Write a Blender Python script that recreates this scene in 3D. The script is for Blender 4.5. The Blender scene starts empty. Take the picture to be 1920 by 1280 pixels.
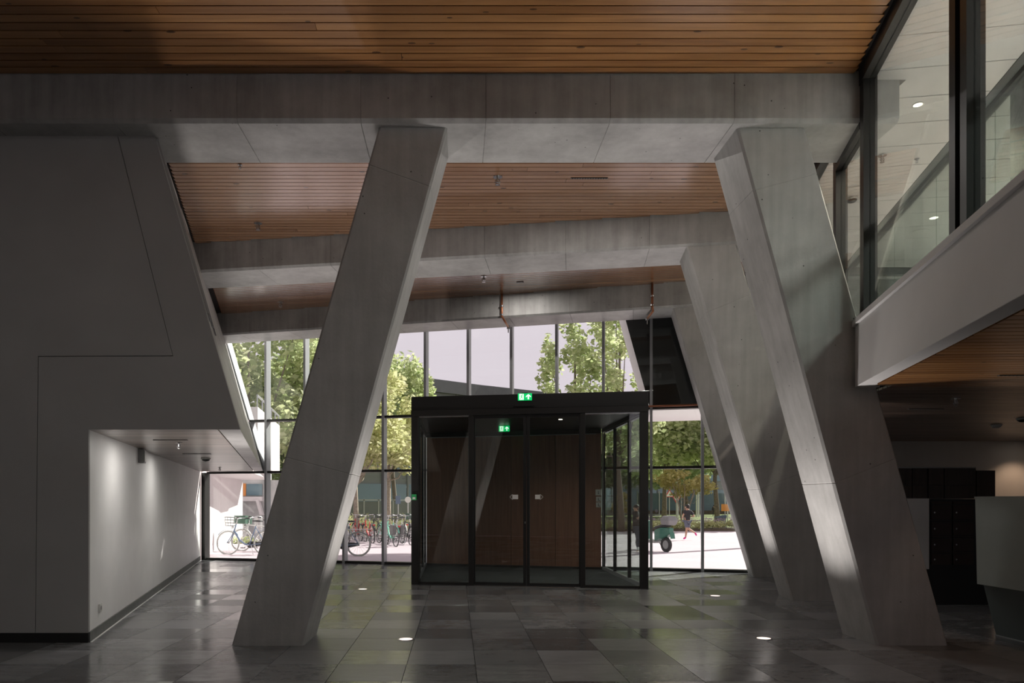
import bpy, bmesh, math, random
from math import sin, cos, pi, radians, sqrt
from mathutils import Vector, Matrix
rnd = random.Random(7)
scn = bpy.context.scene
C = scn.collection

# ------------------------------------------------------------------ camera
F, CX, HY, H = 1368.0, 856.0, 940.0, 1.434      # focal length px, vanishing point, eye height
cam_d = bpy.data.cameras.new('camera'); cam = bpy.data.objects.new('camera', cam_d); C.objects.link(cam)
cam.location = (0, 0, H); cam.rotation_euler = (pi/2, 0, 0)
cam_d.sensor_width = 36; cam_d.lens = F/1920*36
cam_d.shift_x = (960-CX)/1920; cam_d.shift_y = (HY-640)/1920
cam_d.clip_end = 400
scn.camera = cam
# ------------------------------------------------------------------ sky, sun, exposure
w = bpy.data.worlds.new('sky'); scn.world = w; w.use_nodes = True
bg = w.node_tree.nodes['Background']
bg.inputs[0].default_value = (0.82, 0.695, 0.775, 1); bg.inputs[1].default_value = .92
sd = bpy.data.lights.new('sun', 'SUN'); sun = bpy.data.objects.new('sun', sd); C.objects.link(sun)
sd.energy = 7.5; sd.angle = radians(0.6); sd.color = (1, 0.93, 0.86)
SUNV = Vector((0.66, 0.50, 0.60)).normalized()
sun.rotation_euler = SUNV.to_track_quat('Z', 'Y').to_euler()
sun.location = (20, 30, 25)
scn.view_settings.view_transform = 'Standard'; scn.view_settings.look = 'None'
scn.view_settings.exposure = 0.22; scn.view_settings.gamma = 1; scn.view_settings.use_curve_mapping = False

# ------------------------------------------------------------------ materials
def mat(name):
    m = bpy.data.materials.new(name); m.use_nodes = True
    nt = m.node_tree; b = nt.nodes['Principled BSDF']
    return m, nt, b
def N(nt, typ, **kw):
    n = nt.nodes.new(typ)
    for k, v in kw.items(): setattr(n, k, v)
    return n
def plain(name, col, rough=0.5, metal=0.0, spec=0.5, noise=0.0, nscale=8.0, bump=0.0):
    m, nt, b = mat(name)
    b.inputs['Base Color'].default_value = (*col, 1); b.inputs['Roughness'].default_value = rough
    b.inputs['Metallic'].default_value = metal; b.inputs['Specular IOR Level'].default_value = spec
    if noise or bump:
        tc = N(nt, 'ShaderNodeTexCoord'); t = N(nt, 'ShaderNodeTexNoise')
        t.inputs['Scale'].default_value = nscale; t.inputs['Detail'].default_value = 5
        nt.links.new(tc.outputs['Object'], t.inputs['Vector'])
        if noise:
            r = N(nt, 'ShaderNodeValToRGB')
            r.color_ramp.elements[0].color = (*[c*(1-noise) for c in col], 1)
            r.color_ramp.elements[1].color = (*[min(1, c*(1+noise)) for c in col], 1)
            r.color_ramp.elements[0].position = .3; r.color_ramp.elements[1].position = .7
            nt.links.new(t.outputs['Fac'], r.inputs['Fac']); nt.links.new(r.outputs['Color'], b.inputs['Base Color'])
        if bump:
            bp = N(nt, 'ShaderNodeBump'); bp.inputs['Strength'].default_value = bump; bp.inputs['Distance'].default_value = .01
            nt.links.new(t.outputs['Fac'], bp.inputs['Height']); nt.links.new(bp.outputs['Normal'], b.inputs['Normal'])
    return m
def emis(name, col, s):
    m, nt, b = mat(name)
    b.inputs['Base Color'].default_value = (*col, 1)
    b.inputs['Emission Color'].default_value = (*col, 1); b.inputs['Emission Strength'].default_value = s
    return m
def glass(name, tint=(.94, .97, .96), ior=1.45, gl=1.0):
    m = bpy.data.materials.new(name); m.use_nodes = True; nt = m.node_tree; nt.nodes.clear()
    o = N(nt, 'ShaderNodeOutputMaterial'); mx = N(nt, 'ShaderNodeMixShader')
    # Schlick reflectance from the angle to the pane, equal on both faces of the sheet
    gi = N(nt, 'ShaderNodeNewGeometry'); dp = N(nt, 'ShaderNodeVectorMath', operation='DOT_PRODUCT'); ab = N(nt, 'ShaderNodeMath', operation='ABSOLUTE')
    om = N(nt, 'ShaderNodeMath', operation='SUBTRACT'); om.inputs[0].default_value = 1.0; pw = N(nt, 'ShaderNodeMath', operation='POWER'); pw.inputs[1].default_value = 5.0
    f0 = ((ior-1)/(ior+1))**2; fr = N(nt, 'ShaderNodeMath', operation='MULTIPLY_ADD'); fr.inputs[1].default_value = 1-f0; fr.inputs[2].default_value = f0
    nt.links.new(gi.outputs['Normal'], dp.inputs[0]); nt.links.new(gi.outputs['Incoming'], dp.inputs[1]); nt.links.new(dp.outputs['Value'], ab.inputs[0])
    nt.links.new(ab.outputs[0], om.inputs[1]); nt.links.new(om.outputs[0], pw.inputs[0]); nt.links.new(pw.outputs[0], fr.inputs[0])
    tr = N(nt, 'ShaderNodeBsdfTransparent'); gs = N(nt, 'ShaderNodeBsdfGlossy')
    tr.inputs['Color'].default_value = (*tint, 1); gs.inputs['Roughness'].default_value = 0.0
    gs.inputs['Color'].default_value = (gl, gl, gl, 1)
    nt.links.new(fr.outputs[0], mx.inputs[0]); nt.links.new(tr.outputs[0], mx.inputs[1]); nt.links.new(gs.outputs[0], mx.inputs[2])
    nt.links.new(mx.outputs[0], o.inputs['Surface'])
    return m
def concrete(name, lo, hi, rough=.75, streak=True, spec=.3):
    m, nt, b = mat(name); L = nt.links
    tc = N(nt, 'ShaderNodeTexCoord')
    n1 = N(nt, 'ShaderNodeTexNoise'); n1.inputs['Scale'].default_value = 1.3; n1.inputs['Detail'].default_value = 8; n1.inputs['Roughness'].default_value = .65
    L.new(tc.outputs['Object'], n1.inputs['Vector'])
    mp = N(nt, 'ShaderNodeMapping'); mp.inputs['Scale'].default_value = (7, 7, .5)
    L.new(tc.outputs['Object'], mp.inputs['Vector'])
    n2 = N(nt, 'ShaderNodeTexNoise'); n2.inputs['Scale'].default_value = 1.6; n2.inputs['Detail'].default_value = 4
    L.new(mp.outputs[0], n2.inputs['Vector'])
    mx = N(nt, 'ShaderNodeMath', operation='ADD'); 
    mu = N(nt, 'ShaderNodeMath', operation='MULTIPLY'); mu.inputs[1].default_value = .55 if streak else .15
    L.new(n2.outputs['Fac'], mu.inputs[0]); L.new(n1.outputs['Fac'], mx.inputs[0]); L.new(mu.outputs[0], mx.inputs[1])
    r = N(nt, 'ShaderNodeValToRGB'); r.color_ramp.elements[0].position = .5 if streak else .4; r.color_ramp.elements[1].position = 1.02 if streak else .75
    r.color_ramp.elements[0].color = (*lo, 1); r.color_ramp.elements[1].color = (*hi, 1)
    L.new(mx.outputs[0], r.inputs['Fac'])
    # air-bubble pits
    v = N(nt, 'ShaderNodeTexVoronoi'); v.inputs['Scale'].default_value = 9
    L.new(tc.outputs['Object'], v.inputs['Vector'])
    lt = N(nt, 'ShaderNodeMath', operation='LESS_THAN'); lt.inputs[1].default_value = .07
    L.new(v.outputs['Distance'], lt.inputs[0])
    n3 = N(nt, 'ShaderNodeTexNoise'); n3.inputs['Scale'].default_value = 3.1; L.new(tc.outputs['Object'], n3.inputs['Vector'])
    gt = N(nt, 'ShaderNodeMath', operation='GREATER_THAN'); gt.inputs[1].default_value = .56; L.new(n3.outputs['Fac'], gt.inputs[0])
    pm = N(nt, 'ShaderNodeMath', operation='MULTIPLY'); L.new(lt.outputs[0], pm.inputs[0]); L.new(gt.outputs[0], pm.inputs[1])
    mc = N(nt, 'ShaderNodeMix', data_type='RGBA'); mc.inputs['B'].default_value = (*[c*.3 for c in lo], 1)
    L.new(pm.outputs[0], mc.inputs['Factor']); L.new(r.outputs['Color'], mc.inputs['A'])
    L.new(mc.outputs['Result'], b.inputs['Base Color'])
    b.inputs['Roughness'].default_value = rough; b.inputs['Specular IOR Level'].default_value = spec
    n4 = N(nt, 'ShaderNodeTexNoise'); n4.inputs['Scale'].default_value = 30; n4.inputs['Detail'].default_value = 4; L.new(tc.outputs['Object'], n4.inputs['Vector'])
    bp = N(nt, 'ShaderNodeBump'); bp.inputs['Strength'].default_value = .18; bp.inputs['Distance'].default_value = .01
    L.new(n4.outputs['Fac'], bp.inputs['Height']); L.new(bp.outputs['Normal'], b.inputs['Normal'])
    return m
def wood(name, lo, hi, rough=.38, axis=0, knots=True, spec=.5, coat=0.0):
    m, nt, b = mat(name); L = nt.links
    tc = N(nt, 'ShaderNodeTexCoord'); oi = N(nt, 'ShaderNodeObjectInfo'); gi = N(nt, 'ShaderNodeNewGeometry')
    ad = N(nt, 'ShaderNodeVectorMath', operation='ADD'); sc = N(nt, 'ShaderNodeVectorMath', operation='SCALE')
    cb = N(nt, 'ShaderNodeCombineXYZ'); sm = N(nt, 'ShaderNodeMath', operation='ADD')
    L.new(oi.outputs['Random'], sm.inputs[0]); L.new(gi.outputs['Random Per Island'], sm.inputs[1])
    for i in range(3): L.new(sm.outputs[0], cb.inputs[i])
    L.new(cb.outputs[0], sc.inputs[0]); sc.inputs['Scale'].default_value = 37.0
    L.new(tc.outputs['Object'], ad.inputs[0]); L.new(sc.outputs[0], ad.inputs[1])
    mp = N(nt, 'ShaderNodeMapping'); s = [14, 14, 14]; s[axis] = .7; mp.inputs['Scale'].default_value = s
    L.new(ad.outputs[0], mp.inputs['Vector'])
    n1 = N(nt, 'ShaderNodeTexNoise'); n1.inputs['Scale'].default_value = 1.5; n1.inputs['Detail'].default_value = 7; n1.inputs['Distortion'].default_value = .8
    L.new(mp.outputs[0], n1.inputs['Vector'])
    mr = N(nt, 'ShaderNodeMath', operation='MULTIPLY_ADD'); mr.inputs[1].default_value = .35; mr.inputs[2].default_value = -.17
    fr = N(nt, 'ShaderNodeMath', operation='FRACT'); L.new(sm.outputs[0], fr.inputs[0]); L.new(fr.outputs[0], mr.inputs[0])
    a2 = N(nt, 'ShaderNodeMath', operation='ADD'); L.new(n1.outputs['Fac'], a2.inputs[0]); L.new(mr.outputs[0], a2.inputs[1])
    r = N(nt, 'ShaderNodeValToRGB'); r.color_ramp.elements[0].position = .25; r.color_ramp.elements[1].position = .75
    r.color_ramp.elements[0].color = (*lo, 1); r.color_ramp.elements[1].color = (*hi, 1)
    L.new(a2.outputs[0], r.inputs['Fac'])
    out = r.outputs['Color']
    if knots:
        mk = N(nt, 'ShaderNodeMapping'); sk = [6, 6, 6]; sk[axis] = 2.2; mk.inputs['Scale'].default_value = sk; L.new(ad.outputs[0], mk.inputs['Vector'])
        v = N(nt, 'ShaderNodeTexVoronoi'); v.inputs['Scale'].default_value = 1.0; L.new(mk.outputs[0], v.inputs['Vector'])
        lt = N(nt, 'ShaderNodeMath', operation='LESS_THAN'); lt.inputs[1].default_value = .09; L.new(v.outputs['Distance'], lt.inputs[0])
        mc = N(nt, 'ShaderNodeMix', data_type='RGBA'); mc.inputs['B'].default_value = (*[c*.35 for c in lo], 1)
        L.new(lt.outputs[0], mc.inputs['Factor']); L.new(out, mc.inputs['A']); out = mc.outputs['Result']
    L.new(out, b.inputs['Base Color'])
    b.inputs['Roughness'].default_value = rough; b.inputs['Specular IOR Level'].default_value = spec
    b.inputs['Coat Weight'].default_value = coat; b.inputs['Coat Roughness'].default_value = .2
    bp = N(nt, 'ShaderNodeBump'); bp.inputs['Strength'].default_value = .12; bp.inputs['Distance'].default_value = .004
    L.new(n1.outputs['Fac'], bp.inputs['Height']); L.new(bp.outputs['Normal'], b.inputs['Normal'])
    return m
def stone(name):
    m, nt, b = mat(name); L = nt.links
    tc = N(nt, 'ShaderNodeTexCoord'); oi = N(nt, 'ShaderNodeObjectInfo'); gi = N(nt, 'ShaderNodeNewGeometry')
    sm = N(nt, 'ShaderNodeMath', operation='ADD'); L.new(oi.outputs['Random'], sm.inputs[0]); L.new(gi.outputs['Random Per Island'], sm.inputs[1])
    fr = N(nt, 'ShaderNodeMath', operation='FRACT'); L.new(sm.outputs[0], fr.inputs[0])
    cb = N(nt, 'ShaderNodeCombineXYZ')
    for i in range(3): L.new(sm.outputs[0], cb.inputs[i])
    sc = N(nt, 'ShaderNodeVectorMath', operation='SCALE'); sc.inputs['Scale'].default_value = 23.0; L.new(cb.outputs[0], sc.inputs[0])
    ad = N(nt, 'ShaderNodeVectorMath', operation='ADD'); L.new(tc.outputs['Object'], ad.inputs[0]); L.new(sc.outputs[0], ad.inputs[1])
    mp = N(nt, 'ShaderNodeMapping'); mp.inputs['Scale'].default_value = (1, 2.4, 1); L.new(ad.outputs[0], mp.inputs['Vector'])
    n1 = N(nt, 'ShaderNodeTexNoise'); n1.inputs['Scale'].default_value = 4; n1.inputs['Detail'].default_value = 9; n1.inputs['Roughness'].default_value = .7; L.new(mp.outputs[0], n1.inputs['Vector'])
    n2 = N(nt, 'ShaderNodeTexNoise'); n2.inputs['Scale'].default_value = 34; n2.inputs['Detail'].default_value = 3; L.new(mp.outputs[0], n2.inputs['Vector'])
    r = N(nt, 'ShaderNodeValToRGB'); r.color_ramp.elements[0].position = .3; r.color_ramp.elements[1].position = .75
    r.color_ramp.elements[0].color = (.135, .139, .146, 1); r.color_ramp.elements[1].color = (.26, .265, .275, 1)
    L.new(n1.outputs['Fac'], r.inputs['Fac'])
    r2 = N(nt, 'ShaderNodeValToRGB'); r2.color_ramp.elements[0].position = .62; r2.color_ramp.elements[1].position = .72
    L.new(n2.outputs['Fac'], r2.inputs['Fac'])
    mc = N(nt, 'ShaderNodeMix', data_type='RGBA', blend_type='MIX'); mc.inputs['B'].default_value = (.36, .36, .365, 1)
    mh = N(nt, 'ShaderNodeMath', operation='MULTIPLY'); mh.inputs[1].default_value = .45; L.new(r2.outputs['Color'], mh.inputs[0])
    L.new(mh.outputs[0], mc.inputs['Factor']); L.new(r.outputs['Color'], mc.inputs['A'])
    mv = N(nt, 'ShaderNodeHueSaturation'); ml = N(nt, 'ShaderNodeMath', operation='MULTIPLY_ADD'); ml.inputs[1].default_value = .60; ml.inputs[2].default_value = .70
    L.new(fr.outputs[0], ml.inputs[0]); L.new(ml.outputs[0], mv.inputs['Value']); L.new(mc.outputs['Result'], mv.inputs['Color'])
    L.new(mv.outputs['Color'], b.inputs['Base Color'])
    # polish varies from tile to tile
    rr = N(nt, 'ShaderNodeMath', operation='MULTIPLY_ADD'); rr.inputs[1].default_value = .22; rr.inputs[2].default_value = .06
    f7 = N(nt, 'ShaderNodeMath', operation='MULTIPLY'); f7.inputs[1].default_value = 7.31; f8 = N(nt, 'ShaderNodeMath', operation='FRACT')
    L.new(sm.outputs[0], f7.inputs[0]); L.new(f7.outputs[0], f8.inputs[0]); L.new(f8.outputs[0], rr.inputs[0])
    r3 = N(nt, 'ShaderNodeMath', operation='MULTIPLY_ADD'); r3.inputs[1].default_value = .12; L.new(n1.outputs['Fac'], r3.inputs[0]); L.new(rr.outputs[0], r3.inputs[2])
    L.new(r3.outputs[0], b.inputs['Roughness'])
    b.inputs['Specular IOR Level'].default_value = .9
    bp = N(nt, 'ShaderNodeBump'); bp.inputs['Strength'].default_value = .05; bp.inputs['Distance'].default_value = .004
    L.new(n2.outputs['Fac'], bp.inputs['Height']); L.new(bp.outputs['Normal'], b.inputs['Normal'])
    return m
def leafmat(name, c1, c2):
    m, nt, b = mat(name); L = nt.links
    gi = N(nt, 'ShaderNodeNewGeometry'); r = N(nt, 'ShaderNodeValToRGB')
    r.color_ramp.elements[0].color = (*c1, 1); r.color_ramp.elements[1].color = (*c2, 1)
    L.new(gi.outputs['Random Per Island'], r.inputs['Fac']); L.new(r.outputs['Color'], b.inputs['Base Color'])
    b.inputs['Roughness'].default_value = .6
    tl = N(nt, 'ShaderNodeBsdfTranslucent'); L.new(r.outputs['Color'], tl.inputs['Color'])
    mx = N(nt, 'ShaderNodeMixShader'); mx.inputs[0].default_value = .6
    o = nt.nodes['Material Output']
    L.new(b.outputs[0], mx.inputs[1]); L.new(tl.outputs[0], mx.inputs[2]); L.new(mx.outputs[0], o.inputs['Surface'])
    return m

M = {}
M['conc'] = concrete('concrete_smooth', (.255, .248, .238), (.47, .465, .455))
M['conc_soffit'] = concrete('concrete_soffit', (.32, .315, .31), (.58, .575, .565), streak=False, rough=.4, spec=.6)
M['conc_col'] = concrete('concrete_column', (.34, .335, .325), (.51, .505, .495), rough=.6)
M['joint'] = plain('dark_joint', (.02, .018, .016), .9)
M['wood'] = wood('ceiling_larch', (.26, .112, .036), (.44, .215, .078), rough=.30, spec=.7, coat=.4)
M['wood_b'] = wood('ceiling_larch_sheen_tone', (.21, .10, .048), (.34, .185, .10), rough=.26, spec=.9, coat=.8)  # same larch, pinkish daylight sheen of these bays partly put into the colour
M['wood_dark'] = wood('dark_board', (.075, .05, .038), (.27, .19, .145), rough=.32, knots=False, spec=.8)  # darker brown than the nearer boards under the mezzanine
M['wood_grey'] = wood('greyed_board', (.085, .068, .058), (.29, .24, .205), rough=.3, knots=False, spec=.9)
M['backing'] = plain('ceiling_void', (.012, .009, .007), .95)
M['white'] = plain('white_paint', (.80, .80, .79), .55, noise=.03, nscale=3, bump=.03)
M['white_wall'] = plain('off_white_plaster', (.66, .65, .645), .6, noise=.04, nscale=2, bump=.04)
M['panel'] = plain('grey_wall_panel', (.42, .415, .41), .55, noise=.05, nscale=1.5, bump=.03)
M['stone'] = stone('floor_stone')
M['grout'] = plain('floor_grout', (.025, .024, .023), .95)
M['plinth'] = plain('stone_plinth', (.12, .125, .125), .45, noise=.2, nscale=12)
M['plinth_dark'] = plain('black_plinth', (.02, .02, .02), .4)
M['frame'] = plain('bronze_black_metal', (.020, .019, .018), .38, metal=.2, spec=.5)
M['mull'] = plain('grey_aluminium', (.36, .37, .385), .4, metal=.25)
M['black'] = plain('black_metal', (.010, .010, .010), .45)
M['blackpanel'] = plain('black_felt_panel', (.012, .012, .013), .8)
M['steel'] = plain('brushed_steel', (.55, .55, .56), .25, metal=1.0)
M['glass'] = glass('clear_glass', (.93, .965, .95))
M['glass_v'] = glass('vestibule_glass', (.90, .94, .925), ior=1.55)
M['glass_m'] = glass('mezzanine_glass', (.86, .90, .885), ior=1.5)
M['glass_g'] = glass('balustrade_glass', (.80, .85, .83), ior=1.45)
M['brown'] = wood('brown_lining', (.17, .075, .045), (.29, .14, .09), rough=.35, axis=2, knots=False)
M['mat'] = plain('entrance_mat', (.035, .04, .042), .95, noise=.25, nscale=160, bump=.5)
M['copper'] = plain('copper_pipe', (.36, .14, .07), .4, metal=.7)
M['green'] = emis('exit_green', (.0, .42, .10), 1.1)
M['exitwhite'] = emis('exit_white', (.9, 1, .92), .95)
M['green_box'] = plain('green_box', (.02, .30, .09), .5)
M['plastic'] = plain('white_plastic', (.62, .62, .60), .4)
M['plastic_g'] = plain('grey_plastic', (.22, .22, .22), .4)
M['dark_plastic'] = plain('smoked_plastic', (.03, .03, .03), .2)
M['lamp'] = emis('lamp_disc', (1, .86, .70), 6.0)
M['lamp_floor'] = emis('floor_lamp_disc', (1, .84, .74), 1.1)
M['desk'] = plain('desk_greygreen', (.40, .44, .415), .5, noise=.05, nscale=3)
M['desk_low'] = plain('desk_dark_greygreen', (.17, .205, .205), .5)
M['locker'] = plain('dark_locker', (.035, .018, .013), .45)
M['cab'] = wood('dark_cabinet', (.030, .021, .016), (.060, .042, .032), rough=.45, axis=2, knots=False)
M['mezz_ceil'] = plain('white_ceiling_board', (.74, .725, .71), .5, noise=.03, nscale=5)
M['mezz_strip'] = plain('white_ceiling_strip', (.80, .78, .76), .5)
M['rough_wall'] = plain('rough_grey_plaster', (.26, .265, .255), .8, noise=.2, nscale=40, bump=.6)
# outside
M['plaza'] = plain('pale_pink_paving', (.54, .455, .495), .8, noise=.05, nscale=.5)
M['soil'] = plain('soil', (.10, .075, .05), .9, noise=.3, nscale=5)
M['lawn'] = plain('lawn', (.16, .20, .06), .9, noise=.35, nscale=1.5)
M['leaf1'] = leafmat('leaf_green', (.34, .42, .18), (.74, .77, .48))
M['leaf2'] = leafmat('leaf_yellow_green', (.44, .47, .20), (.80, .78, .48))
M['leaf3'] = leafmat('leaf_dark_green', (.20, .27, .12), (.48, .54, .32))
M['leaf4'] = leafmat('leaf_gold', (.40, .36, .10), (.66, .58, .28))
M['flower'] = leafmat('flower_lilac', (.42, .28, .42), (.66, .52, .66))
M['bark'] = plain('bark', (.16, .13, .10), .9, noise=.35, nscale=10, bump=.5)
M['bark_pale'] = plain('bark_pale', (.34, .29, .23), .9, noise=.3, nscale=10, bump=.4)
M['ext_white'] = plain('exterior_white_render', (.70, .66, .66), .8, noise=.03, nscale=2)
M['ext_soffit'] = plain('exterior_soffit', (.66, .64, .63), .8)
M['orange'] = plain('orange_board', (.75, .28, .07), .6)
M['roof'] = plain('grey_roof', (.11, .115, .12), .7, noise=.1, nscale=2)
M['bl_glass'] = plain('blue_window', (.12, .20, .24), .08, spec=.8)
M['bl_frame'] = plain('grey_cladding', (.20, .21, .215), .6)
M['hoard'] = plain('blue_hoarding', (.10, .15, .19), .6, noise=.1, nscale=2)
M['post'] = plain('galvanised_post', (.50, .50, .50), .45, metal=.5)
M['red'] = plain('red_paint', (.62, .05, .04), .4)
M['signwhite'] = plain('sign_white', (.78, .78, .76), .5)
M['tyre'] = plain('tyre', (.05, .05, .05), .8)
M['tyre_g'] = plain('grey_tyre', (.42, .42, .40), .7)
M['chrome'] = plain('chrome', (.65, .65, .65), .2, metal=1)
M['bk_blue'] = plain('bike_blue', (.16, .22, .34), .35)
M['bk_white'] = plain('bike_white', (.70, .70, .68), .35)
M['bk_black'] = plain('bike_black', (.03, .03, .035), .35)
M['bk_red'] = plain('bike_red', (.60, .06, .05), .35)
M['bk_mint'] = plain('bike_mint', (.22, .58, .44), .35)
M['bk_green'] = plain('crate_green', (.05, .12, .08), .6)
M['bag'] = plain('grey_bag', (.14, .14, .14), .8)
M['sc_green'] = plain('moped_green', (.05, .17, .12), .3)
M['sc_grey'] = plain('moped_grey', (.32, .34, .33), .35)
M['skin'] = plain('skin', (.48, .28, .19), .55)
M['hair'] = plain('hair', (.015, .012, .01), .6)
M['cl_black'] = plain('cloth_black', (.03, .028, .03), .85)
M['cl_shorts'] = plain('cloth_slate', (.11, .12, .16), .85)
M['cl_jeans'] = plain('cloth_jeans', (.05, .065, .09), .85)
M['shoe_pink'] = plain('shoe_pink', (.75, .05, .30), .6)
M['shoe_white'] = plain('shoe_white', (.7, .7, .68), .6)

# ------------------------------------------------------------------ mesh kit
class MB:
    def __init__(s): s.v = []; s.f = []
    def add(s, vs, fs):
        o = len(s.v); s.v += [tuple(v) for v in vs]; s.f += [tuple(i+o for i in f) for f in fs]; return s
    def hexa(s, b, t):     # bottom quad, top quad, both counter-clockwise from above
        return s.add(list(b)+list(t), [(3,2,1,0),(4,5,6,7),(0,1,5,4),(1,2,6,5),(2,3,7,6),(3,0,4,7)])
    def box(s, x0, x1, y0, y1, z0, z1):
        return s.hexa([(x0,y0,z0),(x1,y0,z0),(x1,y1,z0),(x0,y1,z0)], [(x0,y0,z1),(x1,y0,z1),(x1,y1,z1),(x0,y1,z1)])
    def loft(s, rings, cap=True):
        n = len(rings[0]); vs = [p for r in rings for p in r]; fs = []
        for k in range(len(rings)-1):
            for i in range(n):
                j = (i+1) % n; fs.append((k*n+i, k*n+j, (k+1)*n+j, (k+1)*n+i))
        if cap:
            fs.append(tuple(range(n-1, -1, -1))); fs.append(tuple((len(rings)-1)*n+i for i in range(n)))
        return s.add(vs, fs)
    def prism(s, poly, d):  # 3D polygon extruded by vector d
        d = Vector(d); return s.loft([[Vector(p) for p in poly], [Vector(p)+d for p in poly]])
    def tube(s, pts, r, n=8, closed=False):
        pts = [Vector(p) for p in pts]; rs = r if isinstance(r, (list, tuple)) else [r]*len(pts)
        rings = []; up = None
        for i, p in enumerate(pts):
            if closed: t = pts[(i+1) % len(pts)]-pts[i-1]
            else: t = pts[min(i+1, len(pts)-1)]-pts[max(i-1, 0)]
            t.normalize()
            if up is None: up = Vector((0,0,1)) if abs(t.z) < .9 else Vector((1,0,0))
            a = t.cross(up)
            if a.length < 1e-4: a = t.cross(Vector((1,0,0)))
            a.normalize(); b = a.cross(t).normalized(); up = b
            rings.append([p+(a*cos(2*pi*k/n)+b*sin(2*pi*k/n))*rs[i] for k in range(n)])
        if closed: rings.append(rings[0]); return s.loft(rings, False)
        return s.loft(rings)
    def torus(s, c, ax, R, r, n=28, m=6, a0=0, a1=2*pi):
        c = Vector(c); ax = Vector(ax).normalized(); u = ax.orthogonal().normalized(); v = ax.cross(u)
        full = abs(a1-a0-2*pi) < 1e-6
        pts = [c+(u*cos(a0+(a1-a0)*k/n)+v*sin(a0+(a1-a0)*k/n))*R for k in range(n if full else n+1)]
        return s.tube(pts, r, m, closed=full)
    def disc(s, c, ax, R, h, n=20, R2=None):
        c = Vector(c); ax = Vector(ax).normalized(); return s.tube([c, c+ax*h], [R, R if R2 is None else R2], n)
    def lathe(s, c, prof, n=16):
        c = Vector(c); return s.loft([[c+Vector((r*cos(2*pi*k/n), r*sin(2*pi*k/n), z)) for k in range(n)] for r, z in prof])
    def data(s, name):
        me = bpy.data.meshes.new(name); me.from_pydata(s.v, [], s.f); me.update()
        bm = bmesh.new(); bm.from_mesh(me); bmesh.ops.recalc_face_normals(bm, faces=bm.faces); bm.to_mesh(me); bm.free()
        return me
def off_of(o):
    t = Vector((0,0,0))
    while o is not None: t += Vector(o.location); o = o.parent
    return t
def obj(name, mb, m, parent=None, bevel=0, smooth=False, loc=None):
    """one mesh object; vertices are world coordinates, moved under the parent's base"""
    base = off_of(parent) if parent else Vector((0,0,0))
    if loc is not None: base = base + Vector(loc) if parent else Vector(loc)
    if isinstance(mb, MB):
        if base.length: mb.v = [tuple(Vector(v)-base) for v in mb.v]
        me = mb.data(name)
    else: me = mb
    if not me.materials: me.materials.append(M[m] if isinstance(m, str) else m)
    o = bpy.data.objects.new(name, me); C.objects.link(o)
    if parent: o.parent = parent
    if loc is not None: o.location = loc
    if smooth:
        for p in me.polygons: p.use_smooth = True
    if bevel:
        b = o.modifiers.new('bevel', 'BEVEL'); b.width = bevel; b.segments = 2; b.limit_method = 'ANGLE'; b.angle_limit = radians(40)
    return o
def tag(o, label=None, cat=None, group=None, kind=None):
    if label: o['label'] = label
    if cat: o['category'] = cat
    if group: o['group'] = group
    if kind: o['kind'] = kind
    return o
def thing(name, label, cat, loc=(0,0,0), group=None):
    o = bpy.data.objects.new(name, None); C.objects.link(o); o.location = loc; o.empty_display_size = .1
    return tag(o, label, cat, group)
def struct(name, loc=(0,0,0), label=None):
    o = bpy.data.objects.new(name, None); C.objects.link(o); o.location = loc
    return tag(o, label, None, None, 'structure')
def inst(src, parent, loc):
    o = bpy.data.objects.new(src.name.split('.')[0], src.data); C.objects.link(o); o.parent = parent; o.location = loc; return o
def copy_tree(o, parent=None):
    c = o.copy(); C.objects.link(c); c.parent = parent
    for ch in list(o.children): copy_tree(ch, c)
    return c
# pixel helpers used only to work out real positions
def at(px, py, Y): return Vector(((px-CX)*Y/F, Y, H-(py-HY)*Y/F))
def on_z(px, py, z): return at(px, py, (H-z)*F/(py-HY))
def clip(poly, a, b, c):   # keep a*x+b*y<=c
    out = []
    for i in range(len(poly)):
        p, q = poly[i], poly[(i+1) % len(poly)]
        dp, dq = a*p[0]+b*p[1]-c, a*q[0]+b*q[1]-c
        if dp <= 0: out.append(p)
        if dp*dq < 0:
            t = dp/(dp-dq); out.append((p[0]+(q[0]-p[0])*t, p[1]+(q[1]-p[1])*t))
    return out

# ------------------------------------------------------------------ main dimensions
ZS, ZC = 5.155, 5.62            # beam soffit, boarded ceiling
KF = .27; YF = 16.2             # facade line  Y = YF - KF*X
KL = -.2424                     # left volume recedes along (KL,1)
KM = .26                        # mezzanine edge recedes along (KM,1)
YW = 7.43                       # front of left wall
FE = Vector((1, -KF, 0)).normalized(); FN = Vector((KF, 1, 0)).normalized()
def fac(X, off=0.0, z=0.0):
    p = Vector((X, YF-KF*X, z)); return p+FN*off
def facX(px):
    t = (px-CX)/F; return t*YF/(1+KF*t)
def slabX(Y, z):               # right slanted face of the left volume
    return -2.205+(z-2.167)*(-3.074+2.205)/(5.155-2.167)+KL*(Y-YW)
def slab_end(x0, off=0.0):      # Y where a line from (x0,YW) along (KL,1) meets the facade
    return (YF-off-KF*(x0-KL*YW))/(1+KF*KL)
def mezX(Y): return 3.95+KM*(Y-7.15)

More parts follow.
